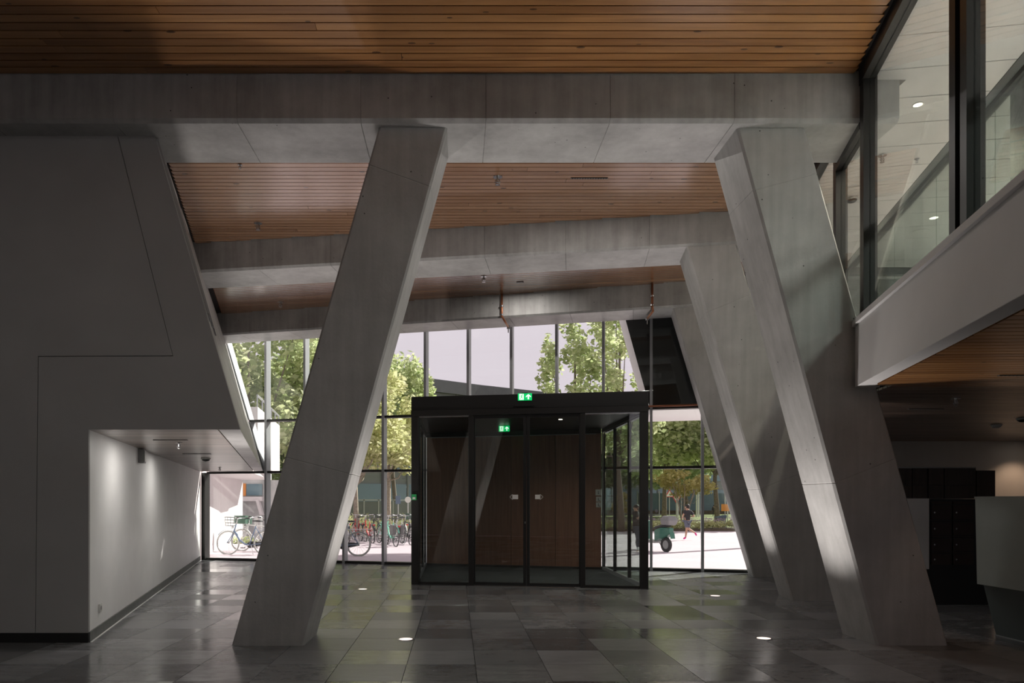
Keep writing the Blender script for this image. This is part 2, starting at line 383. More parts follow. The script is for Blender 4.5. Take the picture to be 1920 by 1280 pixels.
# ------------------------------------------------------------------ floor
floor = struct('floor')
YB = -5.0
sl = MB(); sl.prism([(-9, YB, -.12), (11, YB, -.12), (11, 13.7, -.12), (6.5, 13.7, -.12), fac(6.5, .22, -.12), fac(-9, .22, -.12)], (0, 0, .108))
obj('floor_slab', sl, 'grout', floor)
P = .6035; X0 = .1645; Y0 = 5.826; G = .005
tiles = []
for i in range(-16, 18):
    for j in range(-23, 22):
        x, y = X0+i*P, Y0+j*P
        poly = [(x+G/2, y+G/2), (x+P-G/2, y+G/2), (x+P-G/2, y+P-G/2), (x+G/2, y+P-G/2)]
        full = True
        if y < YB or x > 10.6 or x < -8.8: continue
        if y+P > 13.68 and x > 6.2: continue
        q = clip(poly, KF, 1, YF-.005)
        if len(q) < 3: continue
        if y > YW+.1:     # hidden inside the left volume
            if x+P < -3.748+KL*(y-YW)-.02: continue
        full = len(q) == 4 and all(abs(a[0]-b[0])+abs(a[1]-b[1]) < 1e-6 for a, b in zip(q, poly))
        yy = max(y, .3); cxp = CX+F*(x+P/2)/(yy+P/2); cyp = HY+F*H/(y+P/2) if y+P/2 > 0 else 9e9
        vis = 0 < cxp+F*P/2/yy and cxp-F*P/2/yy < 1920 and cyp < 1330 and y > 2
        tiles.append((vis, y, x, q, full))
tmesh = MB().box(G/2, P-G/2, G/2, P-G/2, -.012, 0).data('tile'); tmesh.materials.append(M['stone'])
near = sorted([t for t in tiles if t[0]], key=lambda t: t[1])[:298]
nset = set(id(t) for t in near); rest = MB()
for t in tiles:
    vis, y, x, q, full = t
    if id(t) in nset:
        if full:
            o = bpy.data.objects.new('tile', tmesh); C.objects.link(o); o.parent = floor; o.location = (x, y, 0)
        else:
            obj('tile', MB().prism([(a, b, -.012) for a, b in q], (0, 0, .012)), 'stone', floor)
    else: rest.prism([(a, b, -.012) for a, b in q], (0, 0, .012))
tag(obj('tile_field', rest, 'stone', floor), kind='stuff')

# ------------------------------------------------------------------ beams
def beam(name, label, A, B, th, joints, ends):
    """front line from A to B (x,y); thickness th; formwork joints at distances along it; one mesh with shallow grooves"""
    A, B = Vector((*A, 0)), Vector((*B, 0)); d = (B-A); Ln = d.length; d.normalize(); n = Vector((-d.y, d.x, 0))
    def ring(t, k):
        c = .035; r = [(k, ZS+c), (c+k*.4, ZS+k), (th-c-k*.4, ZS+k), (th-k, ZS+c), (th-k, 6.05), (k, 6.05)]
        return [A+d*t+n*a+Vector((0, 0, z)) for a, z in r]
    st = [(0, 0)]
    for j in joints: st += [(j-.005, 0), (j, .006), (j+.005, 0)]
    st.append((Ln, 0)); b = MB().loft([ring(t, k) for t, k in st])
    for f in ():
        pass
    o = obj(name, b, 'conc', None)
    o.data.materials.append(M['conc_soffit']); o.data.materials.append(M['joint'])
    for p in o.data.polygons:
        if p.normal.z < -.9: p.material_index = 1
        ts = [(o.data.vertices[i].co-A).dot(d) for i in p.vertices]
        if any(min(ts) >= j-.0065 and max(ts) <= j+.0065 for j in joints): p.material_index = 0 if p.normal.z > -.9 else 1
    return tag(o, label, 'beam', 'concrete ceiling beams')
xj = [(px-CX)*7.15/F for px in (-254, -21, 212, 444, 676, 911, 1144, 1377)]
beam('concrete_beam', 'nearest concrete beam across the hall, under the foremost timber boards', (-8.2, 7.15), (4.34, 7.15), .9, [x+8.2 for x in xj], 0)
def b2(x): return (x, 11.17-.16*x)
beam('concrete_beam', 'middle concrete beam, between the two visible timber ceiling bays', b2(-6.2), b2(4.45), .9, [(i+.5)*1.22 for i in range(8)], 0)
def b3(x): return (x, 15.0-.25*x)
beam('concrete_beam', 'farthest concrete beam, directly above the tall glass front', b3(-6.4), b3(5.2), .85, [(i+.3)*1.22 for i in range(9)], 0)

# ------------------------------------------------------------------ leaning columns
def column(label, fb, ft, wdt, n, th, joints):
    """fb/ft: front-left corner at floor / soffit; wdt widths; n: depth direction; joints: (z_left, z_right) of casting joints"""
    fb, ft = Vector(fb), Vector(ft); n = Vector(n).normalized(); e = Vector((n.y, -n.x, 0))
    def pt(z, side, back, k, kb):
        t = (z-fb.z)/(ft.z-fb.z); w = wdt[0]+(wdt[1]-wdt[0])*t
        return fb.lerp(ft, t)+e*(w-k if side else k)+n*(th-kb if back else kb)
    c = .022
    def ring(zl, zr, k):
        out = []
        for (s, b, a, d) in ((0,0,c,0),(1,0,c,0),(1,0,0,c),(1,1,0,c),(1,1,c,0),(0,1,c,0),(0,1,0,c),(0,0,0,c)):
            z = zr if s else zl
            out.append(pt(z, s, b, a+k, d+k))
        return out
    rings = [ring(fb.z, fb.z, 0)]
    for zl, zr in joints: rings += [ring(zl-.006, zr-.006, 0), ring(zl, zr, .004), ring(zl+.006, zr+.006, 0)]
    rings.append(ring(ft.z, ft.z, 0))
    o = obj('leaning_column', MB().loft(rings), 'conc_col', None, loc=fb)
    return tag(o, label, 'column', 'leaning concrete columns')
column('leaning concrete column on the left, top tilting right, in front of the bicycles', ((433.7-CX)*7.26/F, 7.26, 0), ((709.7-CX)*7.26/F, 7.26, ZS), (.724, .685), (0, 1, 0), .67, [(1.87, 1.71), (4.78, 4.57)])
column('nearest right leaning concrete column, beside the dark desk', (4.188, 7.27, 0), (2.794, 7.27, ZS), (.716, .684), (0, 1, 0), .67, [(1.62, 1.86), (4.54, 4.70)])
column('middle of the three right leaning concrete columns', (4.866, 10.59, 0), (3.36, 10.66, ZS), (.73, .69), (.155, 1, 0), .69, [(1.62, 1.86), (4.2, 4.42)])
column('farthest right leaning concrete column, touching the glass front', (5.66, 13.9, 0), (4.17, 14.05, ZS), (.73, .69), (.235, 1, 0), .66, [(1.62, 1.86), (4.2, 4.42)])

# ------------------------------------------------------------------ boarded ceilings
PB = .109; BW = .096
def board_row(parent, xa, xb, y, k, z, m, h=.022, w=BW):   # board along (1,-k)
    return MB().hexa([(xa, y-k*xa, z), (xb, y-k*xb, z), (xb, y-k*xb+w, z), (xa, y-k*xa+w, z)],
                     [(xa, y-k*xa, z+h), (xb, y-k*xb, z+h), (xb, y-k*xb+w, z+h), (xa, y-k*xa+w, z+h)])
ceil = struct('ceiling')
obj('ceiling_backing', MB().prism([(-9, YB, ZC+.03), (11, YB, ZC+.03), (11, 7.15, ZC+.03), (-9, 7.15, ZC+.03)], (0, 0, .3)), 'backing', ceil)
y = 7.15-PB
while y > 4.2:
    xa, xb = -8.8, mezX(y)-.04
    if rnd.random() < .6:
        xm = rnd.uniform(-4, 2.5)
        obj('board', board_row(ceil, xa, xm-.002, y, 0, ZC, 0), 'wood', ceil); obj('board', board_row(ceil, xm+.002, xb, y, 0, ZC, 0), 'wood', ceil)
    else: obj('board', board_row(ceil, xa, xb, y, 0, ZC, 0), 'wood', ceil)
    y -= PB
bs = MB()
while y > YB+.2:
    b = board_row(None, -8.8, min(mezX(y), 10.8)-.04, y, 0, ZC, 0); bs.add(b.v, b.f); y -= PB
tag(obj('board_field', bs, 'wood', ceil), kind='stuff')
c1 = struct('ceiling')
obj('ceiling_backing', MB().prism([(-6, 8.05, ZC+.03), (5.2, 8.05, ZC+.03), (5.2, 12.2-.16*5.2, ZC+.03), (-6, 12.2+.16*6, ZC+.03)], (0, 0, .3)), 'backing', c1)
y = 8.06
while y < 12.05:
    xa = slabX(y, ZC)+.03; xb = mezX(y)-.05
    lim = (11.17-y)/.16          # board is cut where the rotated beam starts: y+w < 11.17-.16x
    if y+BW > 11.17-.16*xb: xb = min(xb, (11.17-y-BW)/.16+.35)
    if xb-xa > .1:
        if rnd.random() < .6 and xb-xa > 3:
            xm = rnd.uniform(xa+1, xb-1)
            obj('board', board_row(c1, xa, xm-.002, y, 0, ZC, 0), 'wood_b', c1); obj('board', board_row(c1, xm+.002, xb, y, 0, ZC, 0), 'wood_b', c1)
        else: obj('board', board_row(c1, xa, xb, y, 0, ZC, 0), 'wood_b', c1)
    y += PB
c2 = struct('ceiling')
obj('ceiling_backing', MB().prism([(-6.5, 12.08+.16*6.5, ZC+.03), (5.6, 12.08-.16*5.6, ZC+.03), (5.6, 15.1-.25*5.6, ZC+.03), (-6.5, 15.1+.25*6.5, ZC+.03)], (0, 0, .3)), 'backing', c2)
bs = MB(); y = 12.09
while y < 16.0:
    xa = slabX(y+.5, ZC)+.03; xb = 5.3
    if y+BW-.16*xb > 15.05-.25*xb: xb = (15.05-y-BW)/.09
    xa = max(xa, -5.4)
    if xb-xa > .2:
        b = board_row(None, xa, xb, y, .16, ZC, 0); bs.add(b.v, b.f)
    y += PB
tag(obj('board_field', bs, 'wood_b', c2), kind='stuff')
# structural slab over everything
obj_roof = struct('ceiling')
obj('roof_slab', MB().prism([(-9.2, YB-.2, 6.05), (11.2, YB-.2, 6.05), (11.2, 14.2, 6.05), fac(6.5, .3, 6.05), fac(-9.2, .3, 6.05)], (0, 0, .3)), 'conc', obj_roof)

# ------------------------------------------------------------------ left volume: front wall panels, slanted slab, corridor
wl = struct('wall_left')
def fpanel(pts, name, m, y0, th, par): return obj(name, MB().prism([(x, y0, z) for x, z in pts], (0, th, 0)), m, par)
g = .004
A_ = [(-9, .098), (-4.29-g, .098), (-4.26-g, 2.911+g), (-2.889-g, 2.917+g), (-3.45-g, ZS), (-9, ZS)]
B_ = [(-4.29+g, .098), (-3.748, .098), (-3.748, 2.167), (-2.205, 2.167), (-3.074, ZS), (-3.45+g, ZS), (-2.889+g, 2.917-g), (-4.26+g, 2.911-g)]
fpanel(A_, 'wall_panel', 'panel', YW, .03, wl); fpanel(B_, 'wall_panel', 'panel', YW, .03, wl)
def core(pts, name, m, par, y0=YW+.02, off=.0, x_shift=0):
    r0 = [Vector((x+KL*(y0-YW), y0, z)) for x, z in pts]; r1 = []
    for x, z in pts:
        ye = slab_end(x, off); r1.append(Vector((x+KL*(ye-YW), ye, z)))
    return obj(name, MB().loft([r0, r1]), m, par)
e = .012
core([(-9, 2.20), (-2.215-e, 2.20), (-2.215-(ZC-2.2)*.2908-e-.02, 5.7), (-9, 5.7)], 'upper_volume', 'panel', wl, y0=YW+.03)
# slanted cheek with its concrete underside
core([(-2.42, 2.167), (-2.205, 2.167), (-2.205-(5.7-2.167)*.2908, 5.7), (-2.42-(5.7-2.167)*.2908, 5.7)], 'slanted_cheek', 'conc_soffit', wl, y0=YW+.031)
wc = struct('wall_corridor')
core([(-9, 0), (-3.748, 0), (-3.748, 2.20), (-9, 2.20)], 'plaster_wall', 'white', wc, y0=YW+.031, off=-.05)
bsd = struct('baseboard_left')
obj('baseboard_front', MB().box(-9, -3.748, YW-.012, YW+.02, 0, .098), 'plinth_dark', bsd)
# corridor plinth in lengths
yA, k = YW+.0, 0
yE = slab_end(-3.748)-.02
n_b = 9
for i in range(n_b):
    a = yA+(yE-yA)*i/n_b+.003; b = yA+(yE-yA)*(i+1)/n_b-.003
    xa, xb = -3.748+KL*(a-YW), -3.748+KL*(b-YW)
    obj('baseboard_length', MB().hexa([(xa-.01, a, 0), (xa+.016, a, 0), (xb+.016, b, 0), (xb-.01, b, 0)], [(xa-.01, a, .105), (xa+.016, a, .105), (xb+.016, b, .105), (xb-.01, b, .105)]), 'plinth', bsd)
obj('floor_bead', MB().hexa([(-3.73, YW, 0), (-3.715, YW, 0), (-3.715+KL*(yE-YW), yE, 0), (-3.73+KL*(yE-YW), yE, 0)], [(-3.73, YW, .006), (-3.715, YW, .006), (-3.715+KL*(yE-YW), yE, .006), (-3.73+KL*(yE-YW), yE, .006)]), 'signwhite', bsd)
# corridor timber ceiling
cc = struct('ceiling')
bs = MB(); y = YW+.032
while y < 18.2:
    xa, xb = -3.748+KL*(y-YW)+.0, -2.435+KL*(y-YW)
    ye = YF-KF*xa-.02
    if y+.1 < ye:
        xb2 = min(xb, (YF-.12-y)/KF)
        if xb2 > xa: bs.hexa([(xa, y, 2.167), (xb2, y, 2.167), (xb2+KL*.1, y+.1, 2.167), (xa+KL*.1, y+.1, 2.167)], [(xa, y, 2.195), (xb2, y, 2.195), (xb2+KL*.1, y+.1, 2.195), (xa+KL*.1, y+.1, 2.195)])
    y += .106
tag(obj('board_field', bs, 'wood_grey', cc), kind='stuff')
# blind track profiles on the slanted cheek
trk = thing('blind_track', 'stepped grey metal blind track along the slanted left wall edge', 'track', (-2.55, YW+.05, 3.35))
for i, (d, pr, z0) in enumerate(((.03, .030, 3.36), (.30, .020, 3.36), (.62, .026, 3.37), (1.0, .018, 3.37))):
    yy = YW+d
    a = slabX(yy, z0); b = slabX(yy, 5.15)
    obj('profile', MB().hexa([(a, yy, z0), (a+pr, yy, z0), (a+pr+KL*.09, yy+.09, z0), (a+KL*.09, yy+.09, z0)], [(b, yy, 5.15), (b+pr, yy, 5.15), (b+pr+KL*.09, yy+.09, 5.15), (b+KL*.09, yy+.09, 5.15)]), 'panel' if i == 0 else 'mull', trk)
for (ya, yb) in ((8.6, 9.9), (10.4, 11.05), (12.6, 13.2)):
    a, b = slabX(ya, 5.55), slabX(yb, 5.55)
    obj('ceiling_bead', MB().hexa([(a, ya, 5.5), (a+.02, ya, 5.5), (b+.02, yb, 5.5), (b, yb, 5.5)], [(a-.03, ya, 5.61), (a-.01, ya, 5.61), (b-.01, yb, 5.61), (b-.03, yb, 5.61)]), 'signwhite', trk)

# ------------------------------------------------------------------ glass front (facade)
wf = struct('window_1', fac(0))
def fbox(X, wd, o0, o1, z0, z1, name, m, par=wf):
    mb = MB(); p = fac(X)
    q = [p-FE*wd/2+FN*o0, p+FE*wd/2+FN*o0, p+FE*wd/2+FN*o1, p-FE*wd/2+FN*o1]
    mb.hexa([v+Vector((0,0,z0)) for v in q], [v+Vector((0,0,z1)) for v in q]); return obj(name, mb, m, par)
def fspan(Xa, Xb, o0, o1, z0, z1, name, m, par=wf):
    q = [fac(Xa, o0), fac(Xb, o0), fac(Xb, o1), fac(Xa, o1)]
    return obj(name, MB().hexa([v+Vector((0,0,z0)) for v in q], [v+Vector((0,0,z1)) for v in q]), m, par)
Z1, Z2, ZT = 2.14, 3.375, 5.40
mpx = [497.5, 570.5, 643.5, 717.5, 796.5, 877, 958, 1043, 1131, 1221, 1317.5]
mX = [facX(p) for p in mpx]+[6.5]
XL = -6.27
for X in mX: fbox(X, .055, .0, .21, 0, ZT, 'mullion', 'mull')
fbox(XL+.06, .10, .0, .21, 0, Z1, 'mullion', 'frame'); 
xs = [XL+.1]+mX
for i in range(len(xs)-1):
    a, b = xs[i]+.027, xs[i+1]-.027
    fspan(a, b, .04, .21, 0, .055, 'sill', 'frame')
    fspan(a, b, .04, .21, Z1-.027, Z1+.027, 'transom', 'frame')
    fspan(a, b, .165, .185, .055, Z1-.027, 'pane', 'glass')
    if i == 0:
        sE = lambda z: slabX(slab_end(slabX(YW, z)), z)
        for z0, z1 in ((Z1+.027, Z2-.027), (Z2+.027, ZT)):
            q = [fac(sE(z0), .165, z0), fac(b, .165, z0), fac(b, .165, z1), fac(sE(z1), .165, z1)]
            obj('pane', MB().prism(q, FN*.02), 'glass', wf)
            q = [fac(sE(z0)-.02, .0, z0), fac(sE(z0)+.045, .0, z0), fac(sE(z1)+.045, .0, z1), fac(sE(z1)-.02, .0, z1)]
            obj('slanted_frame', MB().prism(q, FN*.21), 'mull', wf)
        fspan(sE(Z2), b, .04, .21, Z2-.027, Z2+.027, 'transom', 'frame')
    else:
        fspan(a, b, .04, .21, Z2-.027, Z2+.027, 'transom', 'frame')
        fspan(a, b, .165, .185, Z1+.027, Z2-.027, 'pane', 'glass'); fspan(a, b, .165, .185, Z2+.027, ZT, 'pane', 'glass')
# dark slanted volume over the right half, overhanging outdoors
ov = thing('overhanging_volume', 'black-lined slanted volume behind the upper glass beside the far right column', 'building part', fac(4.2, .3, 3.35))
pl = [fac(4.02, .30, 3.36), fac(5.75, .30, 3.36), fac(5.75, .30, 5.9), fac(3.37, .30, 5.9)]
obj('black_lining', MB().prism(pl, FN*.03), 'blackpanel', ov)
dv = Vector((.225, 1, 0))*2.2
pl2 = [v+FN*.031 for v in pl]
obj('white_hull', MB().prism(pl2, dv), 'ext_soffit', ov)
ptr = MB().tube([fac(3.95, -.06, 3.40), fac(5.05, -.06, 3.40)], .02, 8)
tag(obj('sprinkler_pipe', ptr, 'copper', None, smooth=True), 'copper pipe running level beneath the black panel', 'pipe')

# ------------------------------------------------------------------ entrance vestibule
VL, VR = Vector((-.7835, 12.61, 0)), Vector((3.142, 11.94, 0)); ve = (VR-VL).normalized(); vn = Vector((-ve.y, ve.x, 0)); VW = (VR-VL).length
ves = thing('entrance_vestibule', 'black framed glass entrance vestibule with brown back wall', 'vestibule', (1.2, 12.3, 0))
def vb(a, b, o0, o1, z0, z1, name, m, par=ves, bevel=0):
    q = [VL+ve*a+vn*o0, VL+ve*b+vn*o0, VL+ve*b+vn*o1, VL+ve*a+vn*o1]
    return obj(name, MB().hexa([v+Vector((0,0,z0)) for v in q], [v+Vector((0,0,z1)) for v in q]), m, par, bevel)
def vu(px):   # distance along the vestibule front seen at pixel column px
    t = (px-CX)/F; return (t*VL.y-VL.x)/(ve.x-t*ve.y)
HB, HT = 2.905, 3.245
vb(0, VW, 0, .22, HB+.10, HT, 'header', 'black', bevel=.006)
vb(0, VW, -.015, .2, HB, HB+.10, 'header_rail', 'frame')
u = [vu(p) for p in (771, 784.6, 878.5, 888, 980.5, 993, 1088, 1097.5, 1200, 1216)]
for a, b in ((0, 1), (2, 3), (6, 7), (8, 9)): vb(max(0, u[a]), min(VW, u[b]), 0, .14, 0, HB, 'post', 'frame', bevel=.004)
for a, b in ((1, 2), (7, 8)):
    vb(u[a], u[b], .02, .10, 0, .045, 'bottom_rail', 'frame'); vb(u[a], u[b], .02, .10, HB-.02, HB, 'top_bead', 'steel')
    vb(u[a], u[b], .05, .062, .045, HB-.02, 'pane', 'glass_v')
mid = (u[4]+u[5])/2
for a, b, s in ((u[3], mid-.004, 1), (mid+.004, u[6], -1)):
    lf = vb(a, b, .03, .075, .012, .06, 'door_leaf', 'black')
    vb(a, b, .03, .075, HB-.055, HB-.004, 'leaf_rail', 'black', lf)
    st_in = (b-.05, b) if s > 0 else (a, a+.05); st_out = (a, a+.022) if s > 0 else (b-.022, b)
    vb(*st_in, .03, .075, .06, HB-.055, 'leaf_stile', 'black', lf); vb(*st_out, .03, .075, .06, HB-.055, 'leaf_stile', 'black', lf)
    ga, gb = (st_out[1], st_in[0]) if s > 0 else (st_in[1], st_out[0])
    vb(ga, gb, .047, .057, .06, HB-.055, 'pane', 'glass_v', lf)
    # direction sticker: pale block and open arrow outline
    sx = vu(958 if s > 0 else 1017); d = -s
    stk = vb(vu(961) if s > 0 else vu(1003), vu(971) if s > 0 else vu(1012), .042, .0465, 1.475, 1.55, 'door_sticker', 'signwhite', lf)
    tipx = vu(955.5) if s > 0 else vu(1018); bx = vu(960.5) if s > 0 else vu(1012.5)
    mb = MB(); zc = 1.512
    pts = [VL+ve*bx+vn*.0445+Vector((0,0,zc+.045)), VL+ve*tipx+vn*.0445+Vector((0,0,zc)), VL+ve*bx+vn*.0445+Vector((0,0,zc-.045)), VL+ve*bx+vn*.0445+Vector((0,0,zc+.045))]
    for i in range(3): mb.tube([pts[i], pts[i+1]], .004, 5)
    obj('arrow_outline', mb, 'signwhite', lf)
    if s > 0: vb(mid-.03, mid-.012, .022, .031, 1.06, 1.10, 'keyhole', 'steel', lf)
# side walls run back to the glass front
def side(X, sgn):
    ya = (VL+ve*((X-VL.x)/ve.x)).y+.14; yb = YF-KF*X-.02
    p = [ya, 13.09, 14.28, yb] if sgn > 0 else [ya, 13.9, 15.2, yb]
    sw = .05
    def sb(y0, y1, z0, z1, nm, m, w=sw): return obj(nm, MB().box(X-w/2, X+w/2, y0, y1, z0, z1), m, ves)
    sb(ya, yb, 0, .07, 'side_rail', 'mull'); sb(ya, yb, HB-.02, HT, 'side_header', 'black', .10)
    sb(ya, yb, HB-.05, HB-.02, 'side_bead', 'steel')
    for yy in p[1:-1]: sb(yy-.04, yy+.04, .07, HB-.05, 'side_post', 'frame')
    sb(yb-.06, yb, .07, HB-.05, 'side_post', 'frame')
    ed = [ya, p[1]-.04, p[1]+.04, p[2]-.04, p[2]+.04, yb-.06]
    for i in (0, 2, 4): sb(ed[i], ed[i+1], .07, HB-.05, 'side_pane', 'glass_v', .012)
side(3.10, 1); side(-.71, -1)
# roof, floor mat, back lining
def vq(o, z): return [Vector((-.66, (VL+ve*.12).y+o, z)), Vector((3.05, (VR-ve*.1).y+o, z)), fac(3.05, -.05, z), fac(-.66, -.05, z)]
obj('roof_panel', MB().prism(vq(.22, HT-.12), (0, 0, .11)), 'black', ves)
obj('soffit_panel', MB().prism(vq(.22, HB+.05), (0, 0, .02)), 'black', ves)
obj('floor_mat', MB().prism(vq(.16, .001), (0, 0, .012)), 'mat', ves)
n_p = 4; xb0, xb1 = -.64, 3.055
for i in range(n_p):
    a = xb0+(xb1-xb0)*i/n_p+.004; b = xb0+(xb1-xb0)*(i+1)/n_p-.004
    fspan(a, b, -.10, -.06, .06, 2.86, 'lining_panel', 'brown', ves)
fspan(xb0, xb1, -.06, -.04, .0, 2.95, 'lining_backing', 'joint', ves)
fspan(xb0, xb1, -.16, -.06, 2.86, 2.95, 'lining_header', 'black', ves)
fspan(xb0, xb1, -.12, -.06, .012, .06, 'lining_plinth', 'black', ves)
fspan(xb0+.1, xb1-.1, -.125, -.10, 2.845, 2.86, 'lining_bead', 'mull', ves)
tag(vb(vu(964), vu(1002), -.05, -.015, HB+.13, HB+.18, 'door_sensor', 'dark_plastic', ves))
lm = obj('ceiling_spot', MB().disc(on_z(1051, 786, HB+.048)+Vector((0,0,.0)), (0,0,-1), .035, .004, 16), 'lamp', ves)
l = bpy.data.lights.new('ceiling_spot_bulb', 'SPOT'); l.energy = 55; l.spot_size = radians(140); l.spot_blend = 1; l.color = (1, .9, .8); l.shadow_soft_size = .04
o = bpy.data.objects.new('ceiling_spot_bulb', l); C.objects.link(o); o.parent = ves; o.location = on_z(1051, 786, HB+.048)-Vector((0, 0, .02))-off_of(ves)
# three pictogram plates on the back wall
for i, py in enumerate((923, 935.5, 946)):
    pX = facX(1123); c = fac(pX, -.103, at(1123, py, fac(pX).y).z)
    s = .062 if i == 0 else .052
    pk = [c-FE*s+Vector((0,0,-s)), c+FE*s+Vector((0,0,-s)), c+FE*s+Vector((0,0,s)), c-FE*s+Vector((0,0,s))]
    pp = tag(obj('pictogram_plate', MB().prism(pk, -FN*.01), 'plastic', None), ['topmost', 'middle', 'lowest'][i]+' of the three white pictogram plates on the brown wall', 'sign', 'pictogram plates')
    cc_ = c-FN*.012
    mb = MB().prism([cc_-FE*.012+Vector((0,0,-.035)), cc_+FE*.012+Vector((0,0,-.035)), cc_+FE*.004+Vector((0,0,.03)), cc_-FE*.012+Vector((0,0,.03))], -FN*.003)
    if i: mb.prism([cc_+FE*.014+Vector((0,0,-.04)), cc_+FE*.034+Vector((0,0,-.04)), cc_+FE*.034+Vector((0,0,-.02)), cc_+FE*.014+Vector((0,0,-.015))], -FN*.003)
    obj('pictogram', mb, 'plastic_g', pp)
# exit signs
def exit_sign(c, wd, ht, e, n, label, mount):
    r = thing('exit_sign', label, 'exit sign', c, 'green exit signs')
    Z = Vector((0,0,1)); c = Vector(c)
    def P(x, z, o): return c+e*(x*wd)+Z*(z*ht)-n*o
    obj('sign_body', MB().prism([P(-.5,-.5,0), P(.5,-.5,0), P(.5,.5,0), P(-.5,.5,0)], -n*.02), 'green', r, .002)
    def fl(pts, nm, m='exitwhite', o=.0205): return obj(nm, MB().prism([P(x, z, o) for x, z in pts], -n*.002), m, r)
    fl([(-.40,-.42), (-.08,-.42), (-.08,.42), (-.40,.42)], 'pictogram_field')
    # running figure: head, trunk, arms, legs
    mb = MB()
    def lim(a, b, t):
        ax, az = a; bx, bz = b; dx, dz = (bx-ax)*wd, (bz-az)*ht; L = sqrt(dx*dx+dz*dz); nx, nz = -dz/L*t, dx/L*t
        q = [(ax+nx/wd, az+nz/ht), (ax-nx/wd, az-nz/ht), (bx-nx/wd, bz-nz/ht), (bx+nx/wd, bz+nz/ht)]
        mb.prism([P(x, z, .0226) for x, z in q], -n*.002)
    k = wd*.018
    for a, b, t in (((-.205,.22), (-.25,-.03), 1.6), ((-.25,-.03), (-.17,-.14), 1.2), ((-.17,-.14), (-.15,-.34), 1.0), ((-.25,-.03), (-.29,-.22), 1.2), ((-.29,-.22), (-.37,-.30), 1.0), ((-.21,.2), (-.14,.06), .9), ((-.21,.2), (-.30,.16), .9), ((-.30,.16), (-.34,.0), .9)): lim(a, b, t*k)
    mb.prism([P(-.18+.035*cos(t*pi/4), .31+.07*sin(t*pi/4), .0226) for t in range(8)], -n*.002)
    obj('running_figure', mb, 'green', r)
    ar = [(.25,.36), (.43,.02), (.43,-.12), (.30,.06), (.30,-.36), (.20,-.36), (.20,.06), (.07,-.12), (.07,.02)]
    ar2 = MB(); 
    for q in ([(.20,-.36), (.30,-.36), (.30,.2), (.20,.2)], [(.25,.38), (.25,.20), (.07,-.10), (.07,.06)], [(.25,.38), (.43,.06), (.43,-.10), (.25,.20)]):
        ar2.prism([P(x, z, .0205) for x, z in q], -n*.002)
    obj('arrow', ar2, 'exitwhite', r)
    obj('mount', MB().prism([P(-.22,.5,0), P(.22,.5,0), P(.22,.58+mount,0), P(-.22,.58+mount,0)], -n*.018), 'black', r)
    return r
c = VL+ve*vu(984.3)-vn*.0; c.z = at(984, 744, c.y).z
exit_sign(c-vn*.002, .235, .118, ve, vn, 'green exit sign on top of the vestibule header', .02)
Y = 14.6; c = at(945.5, 803.5, Y)
exit_sign(c, .215, .115, ve, vn, 'green exit sign hanging inside the vestibule', .3)
# green emergency button on left post
c = VL+ve*.03; gb = thing('emergency_button', 'green emergency door button on the left vestibule post', 'button', (c.x, c.y-.01, 1.45))
vb(vu(772.5), vu(781.5), -.03, 0, 1.46, 1.56, 'button_box', 'green_box', gb, .004); vb(vu(774.5), vu(779.5), -.034, -.03, 1.475, 1.51, 'button_label', 'plastic', gb)

# ------------------------------------------------------------------ mezzanine on the right
wr = struct('wall_right')
YN = 2.0
def mz(Y, d=0.0, z=0.0): # point on the mezzanine edge, d metres behind it
    n = Vector((1, -KM, 0)).normalized(); return Vector((mezX(Y), Y, z))+n*d
me_ = Vector((KM, 1, 0)).normalized()
band = [mz(YN, -.03), mz(7.02, -.03), Vector((3.955, 7.24, 0)), Vector((4.2, 7.24, 0)), mz(7.02, .12), mz(YN, .12)]
obj('white_band', MB().prism([(p.x, p.y, 2.565) for p in band], (0, 0, .60)), 'white_wall', wr, .004)
cap = [mz(YN, -.06), mz(7.04, -.06), Vector((3.93, 7.25, 0)), Vector((4.6, 7.25, 0)), mz(YN, .5)]
obj('sill_cap', MB().prism([(p.x, p.y, 3.165) for p in cap], (0, 0, .055)), 'white_wall', wr, .003)
obj('mezzanine_slab', MB().prism([(p.x, p.y, 2.62) for p in (mz(YN, .125), mz(7.2, .125), Vector((4.26, 7.26, 0)), Vector((4.4, 8.1, 0)), mz(13.6, .15), Vector((11, 13.6, 0)), Vector((11, YN, 0)))], (0, 0, .58)), 'white_wall', wr)
w2 = struct('window_2')
def mfr(Ya, Yb, d0, d1, z0, z1, name, m, par=w2):
    q = [mz(Ya, d0), mz(Ya, d1), mz(Yb, d1), mz(Yb, d0)]
    return obj(name, MB().hexa([v+Vector((0,0,z0)) for v in q], [v+Vector((0,0,z1)) for v in q]), m, par)
def post(Y, w, z0, z1, nm='window_post', d0=0, d1=.12, m='frame'): return mfr(Y-w/2, Y+w/2, d0, d1, z0, z1, nm, m)
post(7.08, .12, 3.22, ZC); post(4.99, .10, 3.22, ZC); post(4.84, .10, 3.22, ZC, d0=.01); post(8.11, .11, 3.22, ZS+.4)
mfr(4.80, 5.03, .03, .10, 3.22, ZC, 'window_post', 'frame')
mfr(YN, 7.14, 0, .10, 3.22, 3.255, 'window_rail', 'frame')
mfr(YN, 7.14, -.01, .11, 5.50, ZC+.03, 'window_rail', 'frame')
mfr(7.14, 8.06, 0, .10, 3.22, 3.255, 'window_rail', 'frame'); mfr(7.16, 8.06, 0, .10, ZS-.07, ZS-.001, 'window_rail', 'frame')
mfr(8.16, 13.6, 0, .10, 3.22, 3.255, 'window_rail', 'frame'); mfr(8.16, 13.6, 0, .10, 5.50, ZC, 'window_rail', 'frame')
